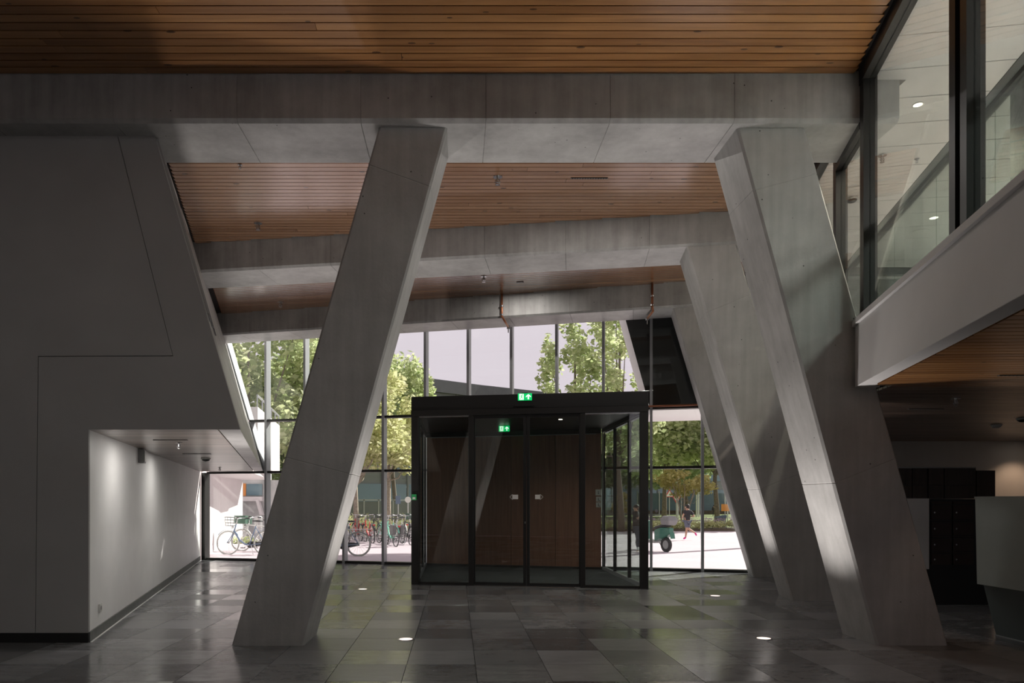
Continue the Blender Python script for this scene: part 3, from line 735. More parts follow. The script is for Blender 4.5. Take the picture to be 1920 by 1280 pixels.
mfr(YN, 4.79, .05, .062, 3.255, 5.50, 'pane', 'glass_m'); mfr(5.04, 7.02, .05, .062, 3.255, 5.50, 'pane', 'glass_m')
mfr(7.14, 8.055, .05, .062, 3.255, ZS-.07, 'pane', 'glass_m'); mfr(8.165, 10.8, .05, .062, 3.255, 5.50, 'pane', 'glass_m')
post(10.85, .10, 3.22, ZC); mfr(10.9, 13.6, .05, .062, 3.255, 5.50, 'pane', 'glass_m')
# inner balustrade
bal = thing('glass_balustrade', 'glass balustrade with grey steel handrail inside the upper windows', 'balustrade', mz(5.0, .3, 3.2))
mfr(YN, 11, .235, .285, 4.195, 4.215, 'handrail_cap', 'frame', bal); mfr(YN, 11, .225, .295, 4.135, 4.195, 'handrail', 'plastic', bal); mfr(YN, 11, .235, .285, 4.10, 4.135, 'handrail_channel', 'frame', bal)
yy = YN
while yy < 10.5:
    mfr(yy+.006, yy+1.0-.006, .255, .267, 3.2, 4.10, 'glass_sheet', 'glass_g', bal); yy += 1.0
# inside: white boarded ceiling, rough wall, far lining
cm = struct('ceiling')
kz = .16; y = YN; zt = 5.56
obj('ceiling_backing', MB().prism([(p.x, p.y, 5.64) for p in (mz(YN, .12), mz(13.6, .12), Vector((11, 13.6, 0)), Vector((11, YN, 0)))], (0, 0, .2)), 'mezz_strip', cm)
y = 1.6
while y < 16.2:
    q = [(-2, y+.32), (12, y-kz*12), (12, y-kz*12+.535), (-2, y+.32+.535)]
    q = clip(q, -1, KM, -(3.95-KM*7.15)-.13); q = clip(q, 0, 1, 13.55) if q else q; q = clip(q, 0, -1, -YN) if q else q; q = clip(q, 1, 0, 10.95) if q else q
    # leave room for the beam end
    if q and len(q) > 2:
        if y-.7 < 8.15 and y+.2 > 6.6:
            parts = [clip(q, 0, 1, 7.14), clip(q, 0, -1, -8.06), clip(clip(clip(q, 0, -1, -7.14), 0, 1, 8.06), -1, 0, -4.40)]
        else: parts = [q]
        for r in parts:
            if r and len(r) > 2: obj('ceiling_panel', MB().prism([(a, b, zt) for a, b in r], (0, 0, .07)), 'mezz_ceil', cm)
    y += .55
wm = struct('wall_mezzanine')
obj('rough_wall', MB().box(5.35, 7.2, 6.75, 7.05, 3.2, 5.55), 'rough_wall', wm)
obj('rear_wall', MB().box(8.3, 11, 13.56, 13.75, 3.2, 5.7), 'white_wall', wm); obj('rear_wall', MB().box(5.4, 8.3, 13.56, 13.75, 3.2, 3.9), 'rough_wall', wm)
obj('rear_wall', MB().box(5.4, 8.3, 13.56, 13.75, 5.1, 5.7), 'rough_wall', wm)
w5 = struct('window_5')
for i in range(4):
    a = 5.4+i*.725
    obj('window_post', MB().box(a, a+.05, 13.6, 13.7, 3.9, 5.1), 'frame', w5); obj('pane', MB().box(a+.05, a+.725, 13.64, 13.655, 3.9, 5.1), 'glass', w5)
# inner door frame glimpsed through the pane
dfm = thing('door_frame', 'dark inner door frame seen through the upper window beside the corner post', 'door frame', (5.9, 10.4, 3.2))
for (x0, x1, z0, z1, nm) in ((5.45, 5.53, 3.2, 5.0, 'jamb'), (6.55, 6.63, 3.2, 4.66, 'jamb'), (5.53, 6.63, 4.66, 4.76, 'head')):
    obj(nm, MB().box(x0, x1, 10.36, 10.46, z0, z1), 'frame', dfm)
def downlight(p, R, label, energy, spot=2.2, col=(1, .84, .68), group='downlights'):
    r = thing('downlight', label, 'lamp', p, group)
    obj('lamp_ring', MB().torus(p, (0,0,1), R, .006, 24, 6), 'plastic', r, smooth=True); obj('lamp_disc', MB().disc(Vector(p)+Vector((0,0,.002)), (0,0,-1), R*.95, .006, 24), 'lamp', r)
    if energy:
        l = bpy.data.lights.new('downlight_bulb', 'SPOT'); l.energy = energy; l.spot_size = spot; l.spot_blend = .6; l.color = col; l.shadow_soft_size = R
        o = bpy.data.objects.new('downlight_bulb', l); C.objects.link(o); o.parent = r; o.location = (0, 0, -.02)
    return r
downlight(on_z(1721, 196, 5.555), .045, 'lit round downlight in white upper ceiling, beside the concrete beam end', 280)
downlight(on_z(1751, 408, 5.555), .06, 'lit round downlight in white upper ceiling, lower, seen through the balustrade', 280)
downlight((8.6, 9.4, 5.555), .06, 'added unseen downlight deeper inside the upper floor', 400)  # out of view, added to brighten the upper floor
downlight((7.4, 4.6, 5.555), .06, 'added unseen downlight in the white ceiling beyond the right window edge', 400)  # also out of view, added for more light upstairs
def dome(p, R, label, m, nm='smoke_detector', cat='detector', grp='ceiling detectors'):
    r = thing(nm, label, cat, p, grp); p = Vector(p)
    obj('base', MB().lathe(p, [(R*1.02, 0), (R*1.02, -R*.25), (R*.9, -R*.3)], 20), 'plastic', r, smooth=False)
    obj('dome', MB().lathe(p, [(R*.88, -R*.28), (R*.8, -R*.5), (R*.5, -R*.72), (R*.05, -R*.8)], 20), m, r, smooth=True); return r
def sprinkler(p, label, s=1.0):
    r = thing('ceiling_sprinkler', label, 'sprinkler', p, 'ceiling sprinklers'); p = Vector(p)
    obj('rose', MB().disc(p, (0,0,-1), .04*s, .008, 16), 'steel', r); obj('stem', MB().disc(p, (0,0,-1), .012*s, .05*s, 8), 'steel', r)
    mb = MB(); 
    for sx in (-1, 1): mb.tube([p+Vector((sx*.012*s,0,-.02*s)), p+Vector((sx*.022*s,0,-.045*s)), p+Vector((0,0,-.07*s))], .004*s, 5)
    obj('yoke', mb, 'steel', r); obj('deflector', MB().disc(p+Vector((0,0,-.068*s)), (0,0,-1), .022*s, .004, 10), 'steel', r)
    return r
def vent(p, ln, label, k=0.0, wd=.035, power=0.0, spread=180):
    r = thing('slot_downlight', label, 'lamp', p, 'slotted linear downlights'); p = Vector(p); d = Vector((1, -k, 0)).normalized(); n = Vector((-d.y, d.x, 0))
    q = [p-d*ln/2-n*wd/2, p+d*ln/2-n*wd/2, p+d*ln/2+n*wd/2, p-d*ln/2+n*wd/2]
    obj('slot', MB().prism(q, (0, 0, -.006)), 'black', r)
    nn = 14
    for i in range(nn+1):
        c = p+d*(ln*(i/nn-.5)); obj('fin', MB().prism([c-d*.004-n*wd*.4, c+d*.004-n*wd*.4, c+d*.004+n*wd*.4, c-d*.004+n*wd*.4], (0, 0, -.010)), 'plastic_g', r)
    if power:
        l = bpy.data.lights.new('slot_bulb', 'AREA'); l.shape = 'RECTANGLE'; l.size = ln; l.size_y = wd; l.energy = power; l.color = (1, .95, .90); l.spread = radians(spread)
        o = bpy.data.objects.new('slot_bulb', l); C.objects.link(o); o.parent = r; o.location = (0, 0, -.014); o.rotation_euler = (0, 0, -math.atan(k))
    return r
dome(on_z(1597, 372, 5.555), .075, 'dark dome camera on the upper ceiling between the posts', 'dark_plastic', 'dome_camera', 'camera', 'dome cameras')
sprinkler(on_z(1654, 291, 5.555), 'sprinkler on the white upper ceiling below the beam end', 1.2)
sprinkler(on_z(1719, 297, 5.555), 'small sprinkler on the white upper ceiling above the handrail', .7)
spk = on_z(1725, 435, 5.555); tag(obj('ceiling_speaker', MB().disc(spk, (0,0,-1), .13, .006, 28), 'mezz_strip', None), 'flat round speaker in the white upper ceiling under the handrail line', 'speaker')

# ------------------------------------------------------------------ space beneath the mezzanine
wb = struct('wall_back')
ZU = 2.565
obj('plaster_wall', MB().box(6.4, 11, 13.7, 13.9, 0, 5.9), 'white_wall', wb)
obj('plaster_return', MB().box(6.4, 6.55, 13.9, 14.9, 0, 5.9), 'white_wall', wb)
cu = struct('ceiling')
obj('ceiling_backing', MB().prism([(p.x, p.y, ZU+.03) for p in (mz(YN, .13), mz(7.2, .13), Vector((4.27, 7.27, 0)), Vector((4.42, 8.1, 0)), mz(13.65, .15), Vector((10.9, 13.65, 0)), Vector((10.9, YN, 0)))], (0, 0, .02)), 'backing', cu)
y = 3.2; ku = .05; bs = MB()
while y < 14.5:
    q = [(3, y-ku*3), (11, y-ku*11), (11, y-ku*11+.096), (3, y-ku*3+.096)]
    q = clip(q, -1, KM, -(3.95-KM*7.15)-.14); q = clip(q, 0, 1, 13.65) if q else q; q = clip(q, 1, 0, 10.9) if q else q
    if q and y-ku*5 > 7.0: q = clip(q, -1, .17, -3.04)
    if q and len(q) > 2:
        if 3.4 < y < 7.4: obj('board', MB().prism([(a, b, ZU) for a, b in q], (0, 0, .022)), 'wood', cu)
        else: bs.prism([(a, b, ZU) for a, b in q], (0, 0, .022))
    y += PB
tag(obj('board_field', bs, 'wood_dark', cu), kind='stuff')
vent(on_z(1736, 766, ZU), .42, 'slotted black downlight under the mezzanine, left of the sprinkler'); vent(on_z(1925, 703, ZU), .5, 'slotted black downlight under the mezzanine at the right picture edge')
sprinkler(on_z(1792, 746, ZU), 'sprinkler on the dark timber ceiling under the mezzanine', 1.2)
dome(on_z(1868, 796, ZU), .07, 'pale smoke detector on the dark timber ceiling under the mezzanine', 'plastic')
dome(on_z(1917, 784, ZU), .07, 'dark dome detector under the mezzanine at the right picture edge', 'dark_plastic')
# back cabinet wall
cab = thing('wall_cabinet', 'dark timber overhead cabinet beneath the white wall, behind the leaning column', 'cabinet', (6.8, 10.1, 1.47))
CY = 10.1
def cx_(px, Y=CY): return (px-CX)*Y/F
obj('carcass', MB().box(cx_(1660), cx_(1831), CY+.02, CY+.55, 1.475, 1.90), 'black', cab)
for a, b in ((1660, 1710), (1711, 1738), (1741, 1770), (1771, 1830)):
    for z0, z1 in ((1.48, 1.655), (1.66, 1.895)): obj('door', MB().box(cx_(a)+.002, cx_(b)-.002, CY, CY+.02, z0, z1), 'cab', cab)
obj('light_strip', MB().box(cx_(1660), cx_(1829), CY-.01, CY+.02, 1.897, 1.912), 'mull', cab)
obj('side_unit', MB().box(cx_(1832), cx_(1866), CY+.0, CY+.5, 1.475, 1.865), 'cab', cab)
lk = thing('locker_block', 'dark brown parcel lockers in two columns under the overhead cabinet', 'lockers', (6.8, 10.1, 0))
obj('locker_body', MB().box(cx_(1741), cx_(1866), CY+.04, CY+.55, 0, 1.47), 'black', lk)
for ci, (a, b) in enumerate(((1748, 1786), (1789, 1828))):
    for z1, z2 in ((1.18, 1.385), (.965, 1.15), (.745, .93), (.555, .71), (1.395, 1.44), (1.155, 1.175), (.935, .96), (.715, .74)):
        d = obj('locker_door', MB().box(cx_(a), cx_(b), CY+.02, CY+.04, z1+.004, z2-.004), 'locker', lk)
        if z2-z1 > .1: obj('lock', MB().disc((cx_(a)+.04, CY+.02, (z1+z2)/2), (0,-1,0), .012, .01, 10), 'steel', d)
tag(obj('partition_screen', MB().box(cx_(1690), cx_(1740.5), CY-.02, CY+.02, .5, 1.478), 'white', None, .003), 'white screen standing between the leaning column and the lockers', 'screen')
# reception desk
dk = thing('reception_desk', 'grey-green reception desk with undercut base at the right edge', 'desk', (5.9, 6.5, 0))
obj('upper_front', MB().hexa([(5.42, 3.4, .575), (6.3, 3.4, .575), (6.3, 7.6, .575), (5.42, 7.6, .575)], [(5.40, 3.4, 1.47), (6.3, 3.4, 1.47), (6.3, 7.6, 1.47), (5.40, 7.6, 1.47)]), 'desk', dk, .004)
obj('lower_base', MB().hexa([(5.81, 3.4, 0), (6.3, 3.4, 0), (6.3, 7.83, 0), (5.79, 7.83, 0)], [(5.52, 3.4, .572), (6.3, 3.4, .572), (6.3, 7.62, .572), (5.50, 7.62, .572)]), 'desk_low', dk, .003)
obj('counter_top', MB().box(5.40, 6.35, 3.4, 7.61, 1.471, 1.486), 'desk', dk)
obj('floor_strip', MB().hexa([(5.795, 3.4, .001), (5.81, 3.4, .001), (5.79, 7.83, .001), (5.775, 7.83, .001)], [(5.795, 3.4, .008), (5.81, 3.4, .008), (5.79, 7.83, .008), (5.775, 7.83, .008)]), 'mull', dk)
downlight((10.45, 13.25, ZU-.002), .06, 'downlight washing the white back wall with warm light', 22, 1.9, (1, .66, .42))
downlight((5.35, 6.55, ZU-.002), .05, 'downlight under the mezzanine above the near end of the desk', 9, 1.6, (1, .62, .38))

# ------------------------------------------------------------------ rest of the hall behind the viewpoint
wh = struct('wall_far_left'); obj('plaster_wall', MB().box(-9.2, -9, YB, YW, 0, 6), 'panel', wh)
wq = struct('wall_far_right'); obj('plaster_wall', MB().box(11, 11.2, YB, 13.9, 0, 3.3), 'white_wall', wq); obj('plaster_wall', MB().box(11, 11.2, YB, 13.9, 5.5, 6), 'white_wall', wq)
obj('plaster_wall', MB().box(11, 11.2, YB, 1.0, 3.3, 5.5), 'white_wall', wq)
w4 = struct('added_window_4')  # unseen high window, added to light the upper floor and column fronts
for i in range(9):
    a = 1.0+i*1.6
    obj('mullion', MB().box(11.03, 11.17, a-.03, a+.03, 3.3, 5.5), 'frame', w4)
    if i < 8: obj('pane', MB().box(11.09, 11.1, a+.03, a+1.57, 3.3, 5.5), 'glass', w4)
wbk = struct('wall_behind')
obj('plaster_wall', MB().box(-9.2, 1.0, YB-.2, YB, 0, 6), 'panel', wbk); obj('plaster_wall', MB().box(1.0, 11.2, YB-.2, YB, 5.4, 6), 'panel', wbk); obj('plaster_wall', MB().box(1.0, 11.2, YB-.2, YB, 0, 2.6), 'panel', wbk)
w3 = struct('added_window_3')  # unseen window added behind the viewpoint to light the front of the hall
for i in range(7):
    a = 1.0+i*1.7
    if i < 6: obj('pane', MB().box(a+.03, a+1.67, YB-.1, YB-.09, 2.6, 5.4), 'glass', w3)
    obj('mullion', MB().box(a-.03, a+.03, YB-.15, YB-.02, 2.6, 5.4), 'frame', w3)

# ------------------------------------------------------------------ small fixtures indoors
sprinkler(on_z(933, 331, ZC), 'sprinkler on the near timber ceiling bay between the two front columns', 1.5)
sprinkler(on_z(484, 418, ZC), 'sprinkler on the near timber ceiling bay beside the slanted left wall', 1.5)
sprinkler(on_z(450, 308.5, ZC), 'sprinkler just behind the nearest beam at the left', .7)
vent(on_z(1105, 333.5, ZC), .47, 'slotted black downlight in the near timber ceiling bay', power=25)
sprinkler(on_z(907, 518, ZC), 'sprinkler on the far timber ceiling bay, centre', 1.5)
sprinkler(on_z(526, 566, ZC), 'sprinkler on the far timber ceiling bay beside the slanted left wall', 1.6)
vent(on_z(975, 528.5, ZC), .13, 'short slotted black downlight in the far timber ceiling bay', .16, .06, 20)
vent(on_z(320, 824, 2.167), .40, 'slotted black downlight in the corridor ceiling nearest the hall', power=9); vent(on_z(369, 850, 2.167), .42, 'slotted black downlight in the corridor ceiling, farther back', power=9)
sprinkler(on_z(335, 829, 2.167), 'sprinkler in the corridor ceiling beside the nearer slot lamp', 1.1)
sprinkler(on_z(412, 876, 2.167), 'sprinkler in the corridor ceiling by the glass front', 1.1)
dome(on_z(386, 858.5, 2.167), .075, 'dark dome detector on the corridor ceiling', 'dark_plastic')
# slot lamps added out of view to brighten the hall fronts and the columns
for X, Y, pw in ((-6.0, 3.4, 8), (-2.6, 3.2, 6), (.6, 3.2, 3.5)): vent((X, Y, ZC-.001), .5, 'added unseen slot downlight in the foremost timber ceiling, '+{-6.0: 'far left', -2.6: 'left of centre', .6: 'centre'}[X], power=pw)
for X, Y, pw in ((5.2, 3.3, 140), (7.6, 3.0, 90)): vent((X, Y, 5.553), .8, 'added unseen slot downlight in the white upper ceiling, '+('nearer' if X < 6 else 'farther from')+' the window edge', wd=.08, power=pw)
# wall loudspeaker box in the corridor
def corr(px, py, d=0.0):   # point on corridor wall
    t = (px-CX)/F; Y = (-3.748-KL*YW)/(t-KL); p = at(px, py, Y); n = Vector((1, -KL, 0)).normalized(); return p+n*d
cn = Vector((1, -KL, 0)).normalized(); ce = Vector((KL, 1, 0)).normalized()
p = corr(261, 855); bxr = thing('wall_speaker', 'small grey speaker box high on the corridor wall', 'speaker', p)
Zv = Vector((0,0,1))
obj('housing', MB().prism([p-ce*.09-Zv*.095, p+ce*.09-Zv*.095, p+ce*.09+Zv*.095, p-ce*.09+Zv*.095], cn*.075), 'plastic_g', bxr, .008)
obj('grille', MB().prism([p-ce*.06-Zv*.075+cn*.076, p+ce*.06-Zv*.075+cn*.076, p+ce*.06+Zv*.075+cn*.076, p-ce*.06+Zv*.075+cn*.076], cn*.012), 'plastic', bxr, .004)
obj('cable', MB().tube([p+Zv*.09+cn*.03, p+Zv*.15+cn*.035, p+Zv*.22+cn*.01], .008, 6), 'black', bxr)
p = corr(186, 1139); so = thing('wall_socket', 'white power socket low on the corridor wall', 'socket', p)
obj('socket_plate', MB().prism([p-ce*.045-Zv*.045, p+ce*.045-Zv*.045, p+ce*.045+Zv*.045, p-ce*.045+Zv*.045], cn*.02), 'plastic', so, .004)
obj('socket_well', MB().disc(p+cn*.0205, cn, .022, .003, 14), 'plastic_g', so)
# recessed floor lights shining up at the columns and beams
UPW = 180
for px, py, lab in ((761, 1198.5, 'round lit floor light on the left in front of the vestibule'), (1432, 1197, 'round lit floor light in front of the nearest right column'), (1341, 1117, 'round floor light between the vestibule and the middle right column'), (680, 1104.5, 'round floor light behind the left column'), (1300, 1068.5, 'round floor light at the foot of the glass front'), (528, 1158, 'added unseen floor light behind the left leaning column')):  # last one is unseen, added to light the beam underside at the left
    p = on_z(px, py, .0); r = thing('floor_light', lab, 'floor light', p, 'recessed floor lights')
    obj('bezel', MB().lathe(p, [(.088, 0), (.088, .004), (.070, .006), (.070, 0)], 28), 'steel', r); obj('lens', MB().disc(p+Vector((0,0,.0)), (0,0,1), .069, .0045, 24), 'lamp_floor', r)
    l = bpy.data.lights.new('floor_light_bulb', 'SPOT'); l.energy = UPW; l.spot_size = radians(112); l.spot_blend = 1.0; l.color = (1, .93, .89); l.shadow_soft_size = .06
    o = bpy.data.objects.new('floor_light_bulb', l); C.objects.link(o); o.parent = r; o.location = (0, 0, .02); o.rotation_euler = (pi, 0, 0)
# copper sprinkler pipes on the far beam
def pipe(px, label, bend):
    t = (px-CX)/F; Y = 15.0/(1+.25*t)-.05; X = t*Y
    r = thing('sprinkler_pipe', label, 'pipe', (X, Y, ZC))
    pts = [(X, Y, ZC+.02), (X, Y, ZS+.02), (X+.02+bend*.25, Y+.02, ZS-.06), (X+.05+bend, Y+.55, ZS-.07)]
    obj('pipe_run', MB().tube(pts, .022, 8), 'copper', r, smooth=True)
    for z in (5.36, ZS+.03): obj('clip', MB().disc((X, Y, z), (0,0,1), .036, .03, 10), 'steel', r)
    e = Vector(pts[-1]); obj('elbow', MB().disc(e+Vector((0,0,.03)), (0,0,-1), .034, .07, 10), 'steel', r); obj('nozzle', MB().disc(e+Vector((0,0,-.04)), (0,0,-1), .012, .08, 8), 'steel', r)
pipe(941, 'copper sprinkler pipe on the far beam above the vestibule', .12); pipe(1223, 'copper sprinkler pipe on the far beam next to the black panel', 0.0)
#OUTSIDE
# ------------------------------------------------------------------ ground outdoors
def gz(Y): return -.03-.10*min(1, max(0, (Y-16)/14))
def gp(px, py):
    Y = 25.0
    for _ in range(30): Y = (H-gz(Y))*F/(py-HY)
    return Vector(((px-CX)*Y/F, Y, gz(Y)))
gr = struct('ground')
rows = [[fac(-45, .2, -.03), fac(45, .2, -.03)], [(-45, 30, -.13), (45, 30, -.13)], [(-70, 38.5, -.13), (70, 38.5, -.13)]]
mb = MB(); 
v = [Vector(p) for r in rows for p in r]; v[1].y = max(v[1].y, 4.2)
mb.add(v, [(0, 1, 3, 2), (2, 3, 5, 4)])
obj('plaza_paving', mb, 'plaza', gr)
obj('rear_paving', MB().add([(-60, -60, -.14), (60, -60, -.14), (60, 15, -.14), (-60, 15, -.14)], [(0, 1, 2, 3)]), 'plaza', gr)
obj('lawn', MB().add([(-120, 38.5, -.132), (120, 38.5, -.132), (120, 170, -.132), (-120, 170, -.132)], [(0, 1, 2, 3)]), 'lawn', gr)

import numpy as np
def leaves(name, blobs, n, size, m, parent, seed, flat=.5, asp=.6):
    """n leaf quads spread through a set of ellipsoid clusters (x,y,z,rx,ry,rz)"""
    g = np.random.default_rng(seed); bl = np.array(blobs, float); vol = bl[:, 3]*bl[:, 4]*bl[:, 5]
    w = vol**.75; idx = g.choice(len(bl), n, p=w/w.sum())
    d = g.normal(size=(n, 3)); d /= np.linalg.norm(d, axis=1)[:, None]; r = g.random(n)**.42
    c = bl[idx, :3]+d*bl[idx, 3:]*r[:, None]
    u = g.normal(size=(n, 3)); u[:, 2] *= flat; u /= np.linalg.norm(u, axis=1)[:, None]
    t = g.normal(size=(n, 3)); v = np.cross(u, t); v /= np.linalg.norm(v, axis=1)[:, None]
    s = (size*(.6+.8*g.random(n)))[:, None]
    V = np.stack([c-u*s, c+v*s*asp-u*s*.1, c+u*s, c-v*s*asp-u*s*.1], 1).reshape(-1, 3)
    base = np.array(off_of(parent)); V = V-base
    me = bpy.data.meshes.new(name); me.vertices.add(len(V)); me.vertices.foreach_set('co', V.ravel())
    me.loops.add(4*n); me.loops.foreach_set('vertex_index', np.arange(4*n)); me.polygons.add(n)
    me.polygons.foreach_set('loop_start', np.arange(n)*4); me.polygons.foreach_set('loop_total', np.full(n, 4)); me.update(calc_edges=True)
    o = obj(name, me, m, parent); return tag(o, kind='stuff')
def tree(px, Y, label, top, low, R, n, size, m='leaf1', bark='bark', stems=1, seed=0, nb=26, trunk=.16, grp='trees outside the glass front', ry=None, kb=(.22, .40)):
    g = random.Random(seed); b = at(px, HY, Y); b.z = -.13; ry = ry or R
    r = thing('tree', label, 'tree', b, grp)
    blobs = []; zc, rz = (top+low)/2, (top-low)/2
    for i in range(nb):
        while True:
            q = Vector((g.uniform(-1, 1), g.uniform(-1, 1), g.uniform(-1, 1)))
            if .25 < q.length < 1: break
        k = g.uniform(*kb)
        blobs.append((b.x+q.x*R*.85, b.y+q.y*ry*.85, zc+q.z*rz*.85, R*k, ry*k, rz*k*.8))
    tops = []
    if stems == 1:
        bend = g.uniform(-.3, .3)
        obj('trunk', MB().tube([b, b+Vector((bend*.3, 0, low*.5)), b+Vector((bend, .1, low+.1)), b+Vector((bend*.6, 0, zc-b.z+rz*.3))], [trunk*1.2, trunk, trunk*.8, trunk*.3], 8), bark, r, smooth=True)
        st = b+Vector((bend, .1, low))
    else:
        for i in range(stems):
            a = 2*pi*i/stems+.3; e = b+Vector((cos(a)*R*.45, sin(a)*R*.4, zc-b.z))
            obj('trunk', MB().tube([b+Vector((cos(a)*.08, sin(a)*.08, 0)), b+Vector((cos(a)*R*.2, sin(a)*R*.15, (zc-b.z)*.5)), e], [trunk, trunk*.8, trunk*.3], 7), bark, r, smooth=True)
        st = b+Vector((0, 0, low*.8))
    for q in g.sample(blobs, min(9, nb)):
        e = Vector(q[:3]); mid = st.lerp(e, .5)+Vector((0, 0, -.25))
        obj('branch', MB().tube([st+Vector((0, 0, g.uniform(0, rz*.5))), mid, e], [trunk*.4, trunk*.28, trunk*.08], 6), bark, r, smooth=True)
    leaves('foliage', blobs, n, size, m, r, seed+100)
    return r
# left of the vestibule
tree(470, 34, 'dense green tree at the far left behind the slanted wall', 11.5, 2.6, 4.6, 9000, .17, 'leaf1', seed=1)
tree(585, 38, 'tall green tree partly hidden by the left leaning column', 13, 3.0, 4.4, 8000, .17, 'leaf1', seed=2)
tree(535, 47, 'dark green tree filling the background left of the left column', 13.5, 1.2, 5.8, 8000, .26, 'leaf3', seed=3)
tree(728, 37, 'yellow-green tree just left of the vestibule with sunlit crown', 8.2, 2.5, 2.35, 7000, .13, 'leaf2', 'bark_pale', seed=4, trunk=.13, ry=2.6)
tree(668, 33, 'yellow-green tree rising behind the right edge of the left column', 5.8, 2.1, 2.3, 6000, .12, 'leaf2', 'bark_pale', seed=5, trunk=.12)
tree(742, 52, 'green tree behind the parked bicycles beside the vestibule', 13.2, 3.4, 3.0, 5000, .19, 'leaf1', seed=6, ry=3)
# right of the vestibule
tree(1078, 40, 'green leafy tree above the vestibule, left one of the pair', 12.8, 3, 2.3, 3600, .14, 'leaf1', seed=7, nb=26, ry=2.4, kb=(.13, .26))
tree(1165, 38, 'green leafy tree above the vestibule, right one of the pair', 13.4, 3, 3.3, 7000, .14, 'leaf1', seed=8, nb=44, kb=(.12, .25))
tree(1025, 58, 'small yellowish tree top peeking over the vestibule header', 10.6, 4, 1.6, 900, .16, 'leaf2', seed=9, nb=10)
tree(1245, 48, 'green tree behind the warning signs', 9.5, 2.6, 4.2, 8000, .18, 'leaf1', seed=10)
tree(1345, 46, 'green tree with straight trunk behind the running person', 9.0, 2.6, 3.2, 7000, .17, 'leaf1', seed=11)
tree(1420, 44, 'green tree beside the farthest leaning column', 9.5, 2.2, 3.2, 5000, .17, 'leaf2', seed=12)
tree(1290, 72, 'dark green tree filling the background behind the road signs', 15, 2.4, 9, 9000, .32, 'leaf3', seed=13)
tree(1160, 66, 'dark green tree seen through the vestibule side glass', 12, 2.4, 5, 5000, .30, 'leaf3', seed=16)
tree(1283, 42.5, 'small golden multi-stemmed tree standing in the flower bed', 3.5, 1.55, 1.75, 2600, .085, 'leaf4', 'bark_pale', 6, 14, 22, .05)
tree(1165, 41, 'small golden shrub-like tree seen through the vestibule glass', 2.0, .5, .55, 700, .07, 'leaf4', 'bark_pale', 4, 15, 10, .03)
# unseen tree added behind the right columns to shade the glass front
tree(1450, 24.5, 'tall unseen tree added behind the right leaning columns to shade the glass', 15, 7.5, 5.0, 9000, .28, 'leaf3', seed=19)
# flower bed
bed = struct('planting_bed')
obj('soil', MB().box(-40, 40, 38.5, 41.5, -.13, -.03), 'soil', bed)
g = random.Random(5)
def shrub(X, Y, label, i):
    r = thing('shrub', label, 'shrub', (X, Y, -.05), 'shrubs in the flower bed')
    bl = [(X+g.uniform(-.5, .5), Y+g.uniform(-.4, .4), .16+g.uniform(-.05, .12), .32, .32, .2) for _ in range(6)]
    leaves('foliage', bl, 420, .06, 'leaf2', r, 300+i); 
    leaves('blossom', [(x, y, z+.26, .3, .3, .10) for x, y, z, *_ in bl], 90, .035, 'flower', r, 400+i)
    obj('stem', MB().tube([(X, Y, -.06), (X+.03, Y, .25)], .015, 5), 'bark', r)
k = 0
for px in range(1128, 1420, 26):
    X = (px-CX)*39.2/F
    nth = ['leftmost', 'second', 'third', 'fourth', 'fifth', 'sixth', 'seventh', 'eighth', 'ninth', 'tenth', 'eleventh', 'rightmost'][min(k, 11)]
    lab = nth+' low lilac-flowering shrub '+('' if k in (0, 11) else 'from the left ')+'in the bed beyond the square'
    shrub(X, 39.2, lab, k); k += 1
gs = thing('tall_grass', 'strip of yellow-green tall grass behind the parked bicycles', 'grass', (-4.2, 34, -.13))
tag(gs, kind=None)
leaves('grass_blades', [(-8+i*.55, 33.5, .35, .5, .5, .55) for i in range(16)], 2500, .13, 'leaf2', gs, 77, 1.5, .12)
# ------------------------------------------------------------------ building across the square
bd = thing('office_building', 'long grey office building with dark roof edge beyond the trees', 'building', (0, 72, -.13))
pl = [(560, 56), (765, 62), (900, 67), (1040, 72), (1200, 88), (1450, 95)]
pp = [Vector(((p-CX)*Y/F, Y, 0)) for p, Y in pl]
for i in range(len(pp)-1):
    a, b = pp[i], pp[i+1]; d = (b-a); L = d.length; d.normalize(); n = Vector((-d.y, d.x, 0))
    def seg(s0, s1, o0, o1, z0, z1, nm, m, par=bd): return obj(nm, MB().prism([a+d*s0+n*o0+Vector((0,0,z0)), a+d*s1+n*o0+Vector((0,0,z0)), a+d*s1+n*o1+Vector((0,0,z0)), a+d*s0+n*o1+Vector((0,0,z0))], (0, 0, z1-z0)), m, par)
    seg(0, L, .15, 9, -.1, 11.9, 'wall', 'bl_frame'); seg(-.1, L+.1, -.25, 9, 11.0, 12.1, 'roof_edge', 'roof')
    m_ = max(2, int(L/2.4)); wd = L/m_
    for j in range(m_):
        for z0, z1 in ((.5, 2.9), (4.0, 6.6), (7.6, 10.2)):
            w_ = seg(j*wd+.12, (j+1)*wd-.12, .05, .2, z0, z1, 'window', 'bl_glass')
        seg(j*wd-.06, j*wd+.06, -.02, .2, .2, 11.0, 'pilaster', 'bl_frame')
